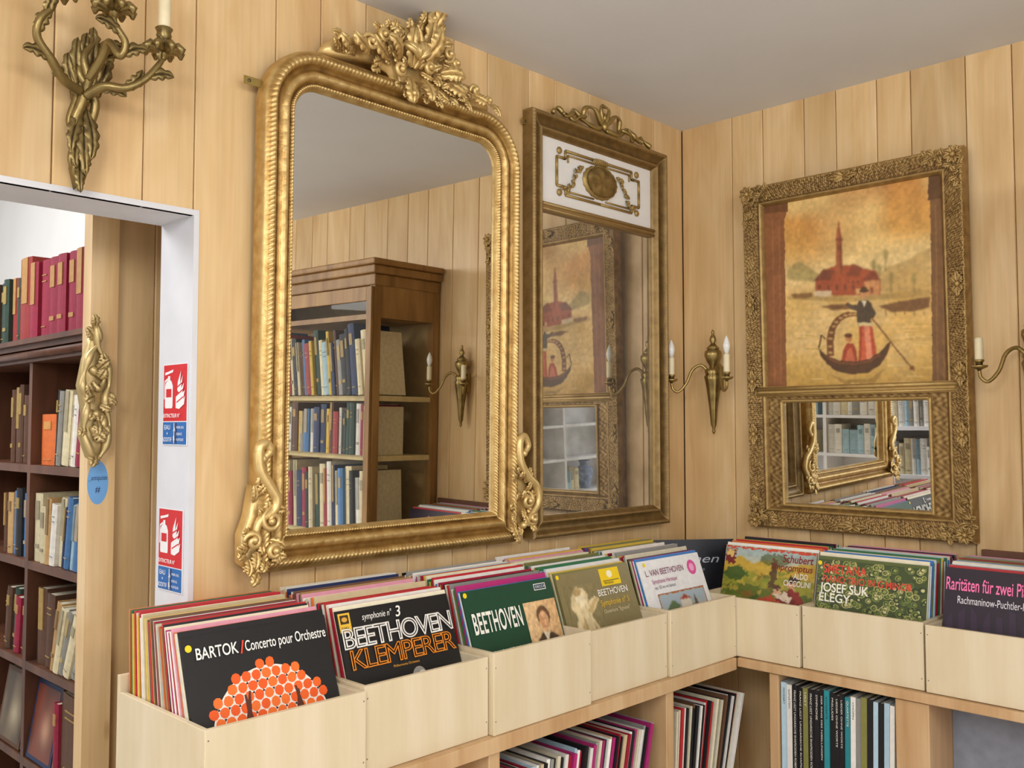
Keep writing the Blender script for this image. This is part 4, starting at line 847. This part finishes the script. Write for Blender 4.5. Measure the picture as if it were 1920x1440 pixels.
def face_out(M4,x,y,z,w,h,nm,art,label,group,lean=8):
    # a volume standing with its front cover towards the room
    mb=MB(); c=H(BK[nm]); mb.box(0,w,0,.003,0,h,c); mb.box(0,w,.021,.024,0,h,c); mb.box(0,.003,.003,.021,0,h,c); mb.box(.004,w-.004,.0031,.0209,.003,h-.003,H('#d8cfb6'))
    o=mb.build('book',V_BOOK); o.location=M4@Vector((x,y,z+.024*math.sin(R(lean))+.0004)); o.rotation_euler=(-R(lean),0,M4.to_euler().z); tag(o,label,'book',group)
    p=Paint(.012,w-.012,.012,h-.012,-.0006,40,50,.004); p.blend(art[0],p.U*0+1); p.blend(art[1],np.clip(vnoise(50,40,4)*2-.6,0,1)); p.blend(art[2],np.exp(-((p.U-.6)/.2)**2-((p.V-.4)/.2)**2)); p.build('cover_picture',o)
    return o
# dark bookcase beyond the doorway (front X=1.0, local x runs toward -Y)
DBX=1.0; DY1=3.65; DY0=2.42
db=thing('bookcase',(DBX,DY1,0),-PI/2,'dark wood bookcase seen through the doorway','bookcase')
w=DY1-DY0; dd=.30
for x in (0,w-.03): MB().box(x,x+.03,0,dd,0,1.75).build('side_panel',DARKW,db)
MB().box(.63,.655,.002,dd-.012,0,1.75).build('divider',DARKW,db)
MB().box(.03,w-.03,dd-.012,dd,0,1.75).build('back_panel',DARKW,db)
for z in (.30,.56,.84,1.135,1.42): 
    MB().box(.031,.629,.002,dd-.013,z,z+.024).build('shelf',DARKW,db); MB().box(.656,w-.031,.002,dd-.013,z,z+.024).build('shelf',DARKW,db)
mb=MB(); mb.box(-.0,w,-.01,dd,1.751,1.785); mb.box(-.0,w,-.03,dd,1.785,1.80); mb.tube([(0,-.018,1.772),(w,-.018,1.772)],.012,8); mb.box(0,w,-.045,dd,1.80,1.815); mb.build('cornice',DARKW,db)
M4=Matrix.Translation((DBX,DY1,0))@Matrix.Rotation(-PI/2,4,'Z')
Gd='books in the dark bookcase beyond the doorway'
row(M4,.33,1.2,1.8155,-.012,None,None,None,'on top of the dark bookcase',Gd,0,.18,[('brown',.05,.2),('dark green',.06,.2),('dark green',.05,.205),('red',.045,.205),('dark green',.035,.2),('red',.095,.255),('crimson',.066,.23),('crimson',.066,.23),('crimson',.066,.23),('crimson',.066,.23),('crimson',.066,.23),('crimson',.066,.23)])
row(M4,.38,.62,1.4445,.03,(.2,.26),(.03,.06),['dark green','brown','teal','brown','navy'],'in the upper left bay of the dark bookcase',Gd)
row(M4,.68,1.17,1.4445,.02,None,None,None,'in the upper right bay of the dark bookcase',Gd,0,.18,[('orange',.11,.15),('black',.02,.22,5),('grey',.03,.215,6),('cream',.05,.215,7),('cream',.035,.2,7),('white',.03,.2,7),('crimson',.05,.25,8)])
row(M4,.38,.62,1.1595,.02,(.17,.22),(.02,.05),['dark green','black','cream','tan','brown','blue'],'in the second left bay of the dark bookcase',Gd)
row(M4,.662,1.16,1.1595,.012,None,None,None,'in the second right bay of the dark bookcase',Gd,0,.18,[('cream',.06,.2),('cream',.045,.165),('tan',.035,.19,3),('white',.04,.175,6),('cream',.035,.195,6),('navy',.02,.17,7),('blue',.035,.2,8),('pale blue',.03,.18,8),('blue',.04,.185,8),('white',.03,.17,8),('blue',.03,.2,8)])
row(M4,.38,.60,.8645,.02,(.15,.22),(.03,.05),['dark green','brown','crimson','brown'],'in the third left bay of the dark bookcase',Gd,5)
row(M4,.69,1.10,.8645,.012,None,None,None,'in the third right bay of the dark bookcase',Gd,7,.18,[('brown',.07,.22,0),('brown',.06,.21,3),('tan',.03,.2,14),('cream',.035,.19,18),('grey',.03,.19,20),('cream',.04,.18,24),('grey',.03,.18,26),('tan',.04,.17,28)])
face_out(M4,.662,.006,.5845,.19,.225,'navy',('#7a3a28','#5a2c20','#b8876a'),'large book facing out with a reddish brown picture, lowest bay by the doorway',Gd,9)
face_out(M4,.40,.006,.5845,.20,.22,'brown',('#6a5a44','#4a3c2c','#a89a7c'),'brown book facing out, left bay low in the dark bookcase',Gd,9)
row(M4,.87,1.17,.5845,.012,None,None,None,'in the lowest visible bay of the dark bookcase',Gd,0,.2,[('crimson',.035,.2),('brown',.14,.235,2),('brown',.06,.2,4),('tan',.03,.18,6)])
# ------------------------------------------------------------------ glazed bookcase (reflected in the gilt mirror)
GX,GY=2.40,.55; gw,gd=1.15,.362; ZT=2.125
gb=thing('bookcase',(GX,GY,0),-PI/2,'glazed brown wooden bookcase reflected in the large gilt mirror','bookcase')
for x in (0,gw-.034):
    for y in (0,gd-.034): MB().box(x,x+.034,y,y+.034,0,ZT).build('post',BROWNW,gb)
MB().box(.034,gw-.034,gd-.014,gd-.002,0,ZT).build('back_panel',M('#a88c5c',.7),gb)
GZ=(1.64,1.386,1.045)
for z in (.45,.74)+GZ+(1.99,): MB().box(.008,gw-.008,.035,gd-.036,z,z+.022).build('shelf',BROWNW if z>1.9 else M('#cdb883',.6),gb)
MB().box(.0,gw,0,gd,0,.10).build('base',BROWNW,gb)
for x in (0,gw-.02): MB().box(x,x+.02,.035,gd-.035,.10,.5).build('side_panel',BROWNW,gb); MB().box(x,x+.02,.035,gd-.035,1.99,ZT).build('side_panel',BROWNW,gb)
mb=MB()
for z0,z1,o_ in ((0,.05,.006),(.05,.085,.022),(.085,.11,.036)): mb.box(-o_,gw+o_,-o_,gd,z0+ZT,z1+ZT)
mb.build('cornice',BROWNW,gb,bevel=.006)
x0,x1=.004,gw-.004
dr=MB(); zt_=ZT-.005
dr.box(x0,x0+.034,-.016,-.001,.11,zt_); dr.box(x1-.034,x1,-.016,-.001,.11,zt_); dr.box(x0+.034,x1-.034,-.016,-.001,zt_-.06,zt_); dr.box(x0+.034,x1-.034,-.016,-.001,.11,.18)
d_=dr.build('door',BROWNW,gb,bevel=.002); MB().box(x0+.034,x1-.034,-.009,-.007,.18,zt_-.06).build('pane',PANE,d_)
MB().ball((x1-.017,-.026,1.2),.012).build('knob',BRASS,d_)
M4=Matrix.Translation((GX,GY,0))@Matrix.Rotation(-PI/2,4,'Z'); Gg='books in the glazed bookcase'
pal=['white','cream','navy','black','yellow','red','tan','blue','grey','white','pale blue','cream','black','brown','crimson','dark green']
for z,nm,hs,ln in ((GZ[0],'on the top row of the glazed bookcase',(.23,.31),8),(GZ[1],'on the second row of the glazed bookcase',(.18,.226),0),(GZ[2],'on the third row of the glazed bookcase',(.24,.305),3)):
    row(M4,.045,.80,z+.0225,.010,hs,(.016,.044),pal,nm,Gg,ln,.20,None,'cream')
# white shelves: next room, and two on the far sides of this room, seen only in the mirrors
WS=M('#ececee',.6,0,.04,9,.05)
def white_case(loc,rz,width,bays,label,zs,H_=2.2):
    wb=thing('bookcase',loc,rz,label,'bookcase'); bw=(width-.028)/bays
    MB().box(0,width,.28,.30,0,H_).build('back_panel',WS,wb)
    for k in range(bays+1): MB().box(k*bw,k*bw+.028,0,.28,0,H_).build('upright',WS,wb)
    for z in list(zs)+[.08,H_-.03]:
        for k in range(bays): MB().box(k*bw+.0285,(k+1)*bw-.0005,.0,.279,z,z+.025).build('shelf',WS,wb)
    return Matrix.Translation(loc)@Matrix.Rotation(rz,4,'Z'),bw
PW_=['white','cream','cream','white','white','grey','pale blue']
ZW=(.40,.72,1.04,1.36,1.68)
M4,bw=white_case((-.75,2.25,0),PI/2,1.5,2,'white open bookcase in the next room reflected below the painting',ZW)
for j,z in enumerate(ZW[2:4]):
    for b_ in range(2): row(M4,b_*bw+.032,(b_+1)*bw-.05,z+.0255,.03,(.18,.25),(.025,.05),PW_,f'in {["near","far"][b_]} bay, {["lower","upper"][j]} row of next-room white shelves','pale books on the white shelves in the next room')
M4,bw=white_case((-1.95,-.75,0),PI/2,1.5,2,'white bookcase on the far left seen only through two mirrors',ZW)
for j,z in enumerate(ZW[2:4]):
    for b_ in range(2): row(M4,b_*bw+.032,(b_+1)*bw-.05,z+.0255,.02,(.18,.25),(.04,.07),PW_,f'in {["rear","front"][b_]} bay, {["lower","upper"][j]} row of far left shelves','pale books on the far left white shelves')
M4,bw=white_case((-.35,-2.15,0),PI,1.7,2,'white bookcase with vase behind the viewer seen only in mirrors',ZW)
for j,z in enumerate((.40,.72)):
    for b_ in range(2): row(M4,b_*bw+.032,(b_+1)*bw-(.05 if z!=.72 else .57),z+.0255,.03,(.18,.25),(.05,.08),PW_,f'in {["right","left"][b_]} bay, {["lower","middle"][j]} row of rear white shelves','pale books on the rear white shelves')
vz=thing('vase',(-1.62,-2.28,.7455),0,'blue and white porcelain vase on the rear white shelves','vase')
MB().lathe([(.045,0),(.05,.01),(.06,.05),(.085,.13),(.09,.17),(.07,.205),(.045,.22),(.042,.25),(.06,.272),(.055,.272),(.038,.25)],(0,0,0),24).build('body',M('#8fa0c4',.15,0,.5,26,0),vz)
# brown board behind the right crates
bb=MB().box(0,.315,-.016,0,0,.20).build('backboard',M('#6a4430',.5),None,bevel=.002); bb.location=(WX-.002,.885,1.02); bb.rotation_euler=(0,0,-PI/2); tag(bb,'dark brown board leaning on the wall behind the far right crate','board')
# ------------------------------------------------------------------ light
wd=bpy.data.worlds.new('world'); S.world=wd; wd.use_nodes=True; bg=wd.node_tree.nodes['Background']; bg.inputs[0].default_value=(.985,.99,1,1); bg.inputs[1].default_value=1.95
def area(name,loc,aim,sx,sy,p,col=(1,.985,.96)):
    l=bpy.data.lights.new(name,'AREA'); l.shape='RECTANGLE'; l.size=sx; l.size_y=sy; l.energy=p; l.color=col
    o=bpy.data.objects.new(name,l); COL.objects.link(o); o.location=loc; o.rotation_euler=(Vector(aim)-Vector(loc)).to_track_quat('-Z','Y').to_euler()
area('fill_light_rear',(.5,-1.2,2.5),(1.4,.0,.6),1.4,.6,30)  # added fill light, unseen behind the camera; no ceiling fitting is modelled
area('fill_light_left',(-.7,.0,2.52),(1.2,.7,.8),.9,1.2,46)  # unseen sideways fill added to brighten the right wall
area('fill_light_adjoining',(.0,3.4,2.9),(.2,3.3,0),1.4,1.2,42,(.97,.98,1))  # fill light added to brighten the next room
area('fill_light_adjoining_door',(-.6,2.7,2.5),(1.0,3.0,1.2),.8,.8,8,(.97,.98,1))  # second added fill, aimed at the bookcase beyond the doorway
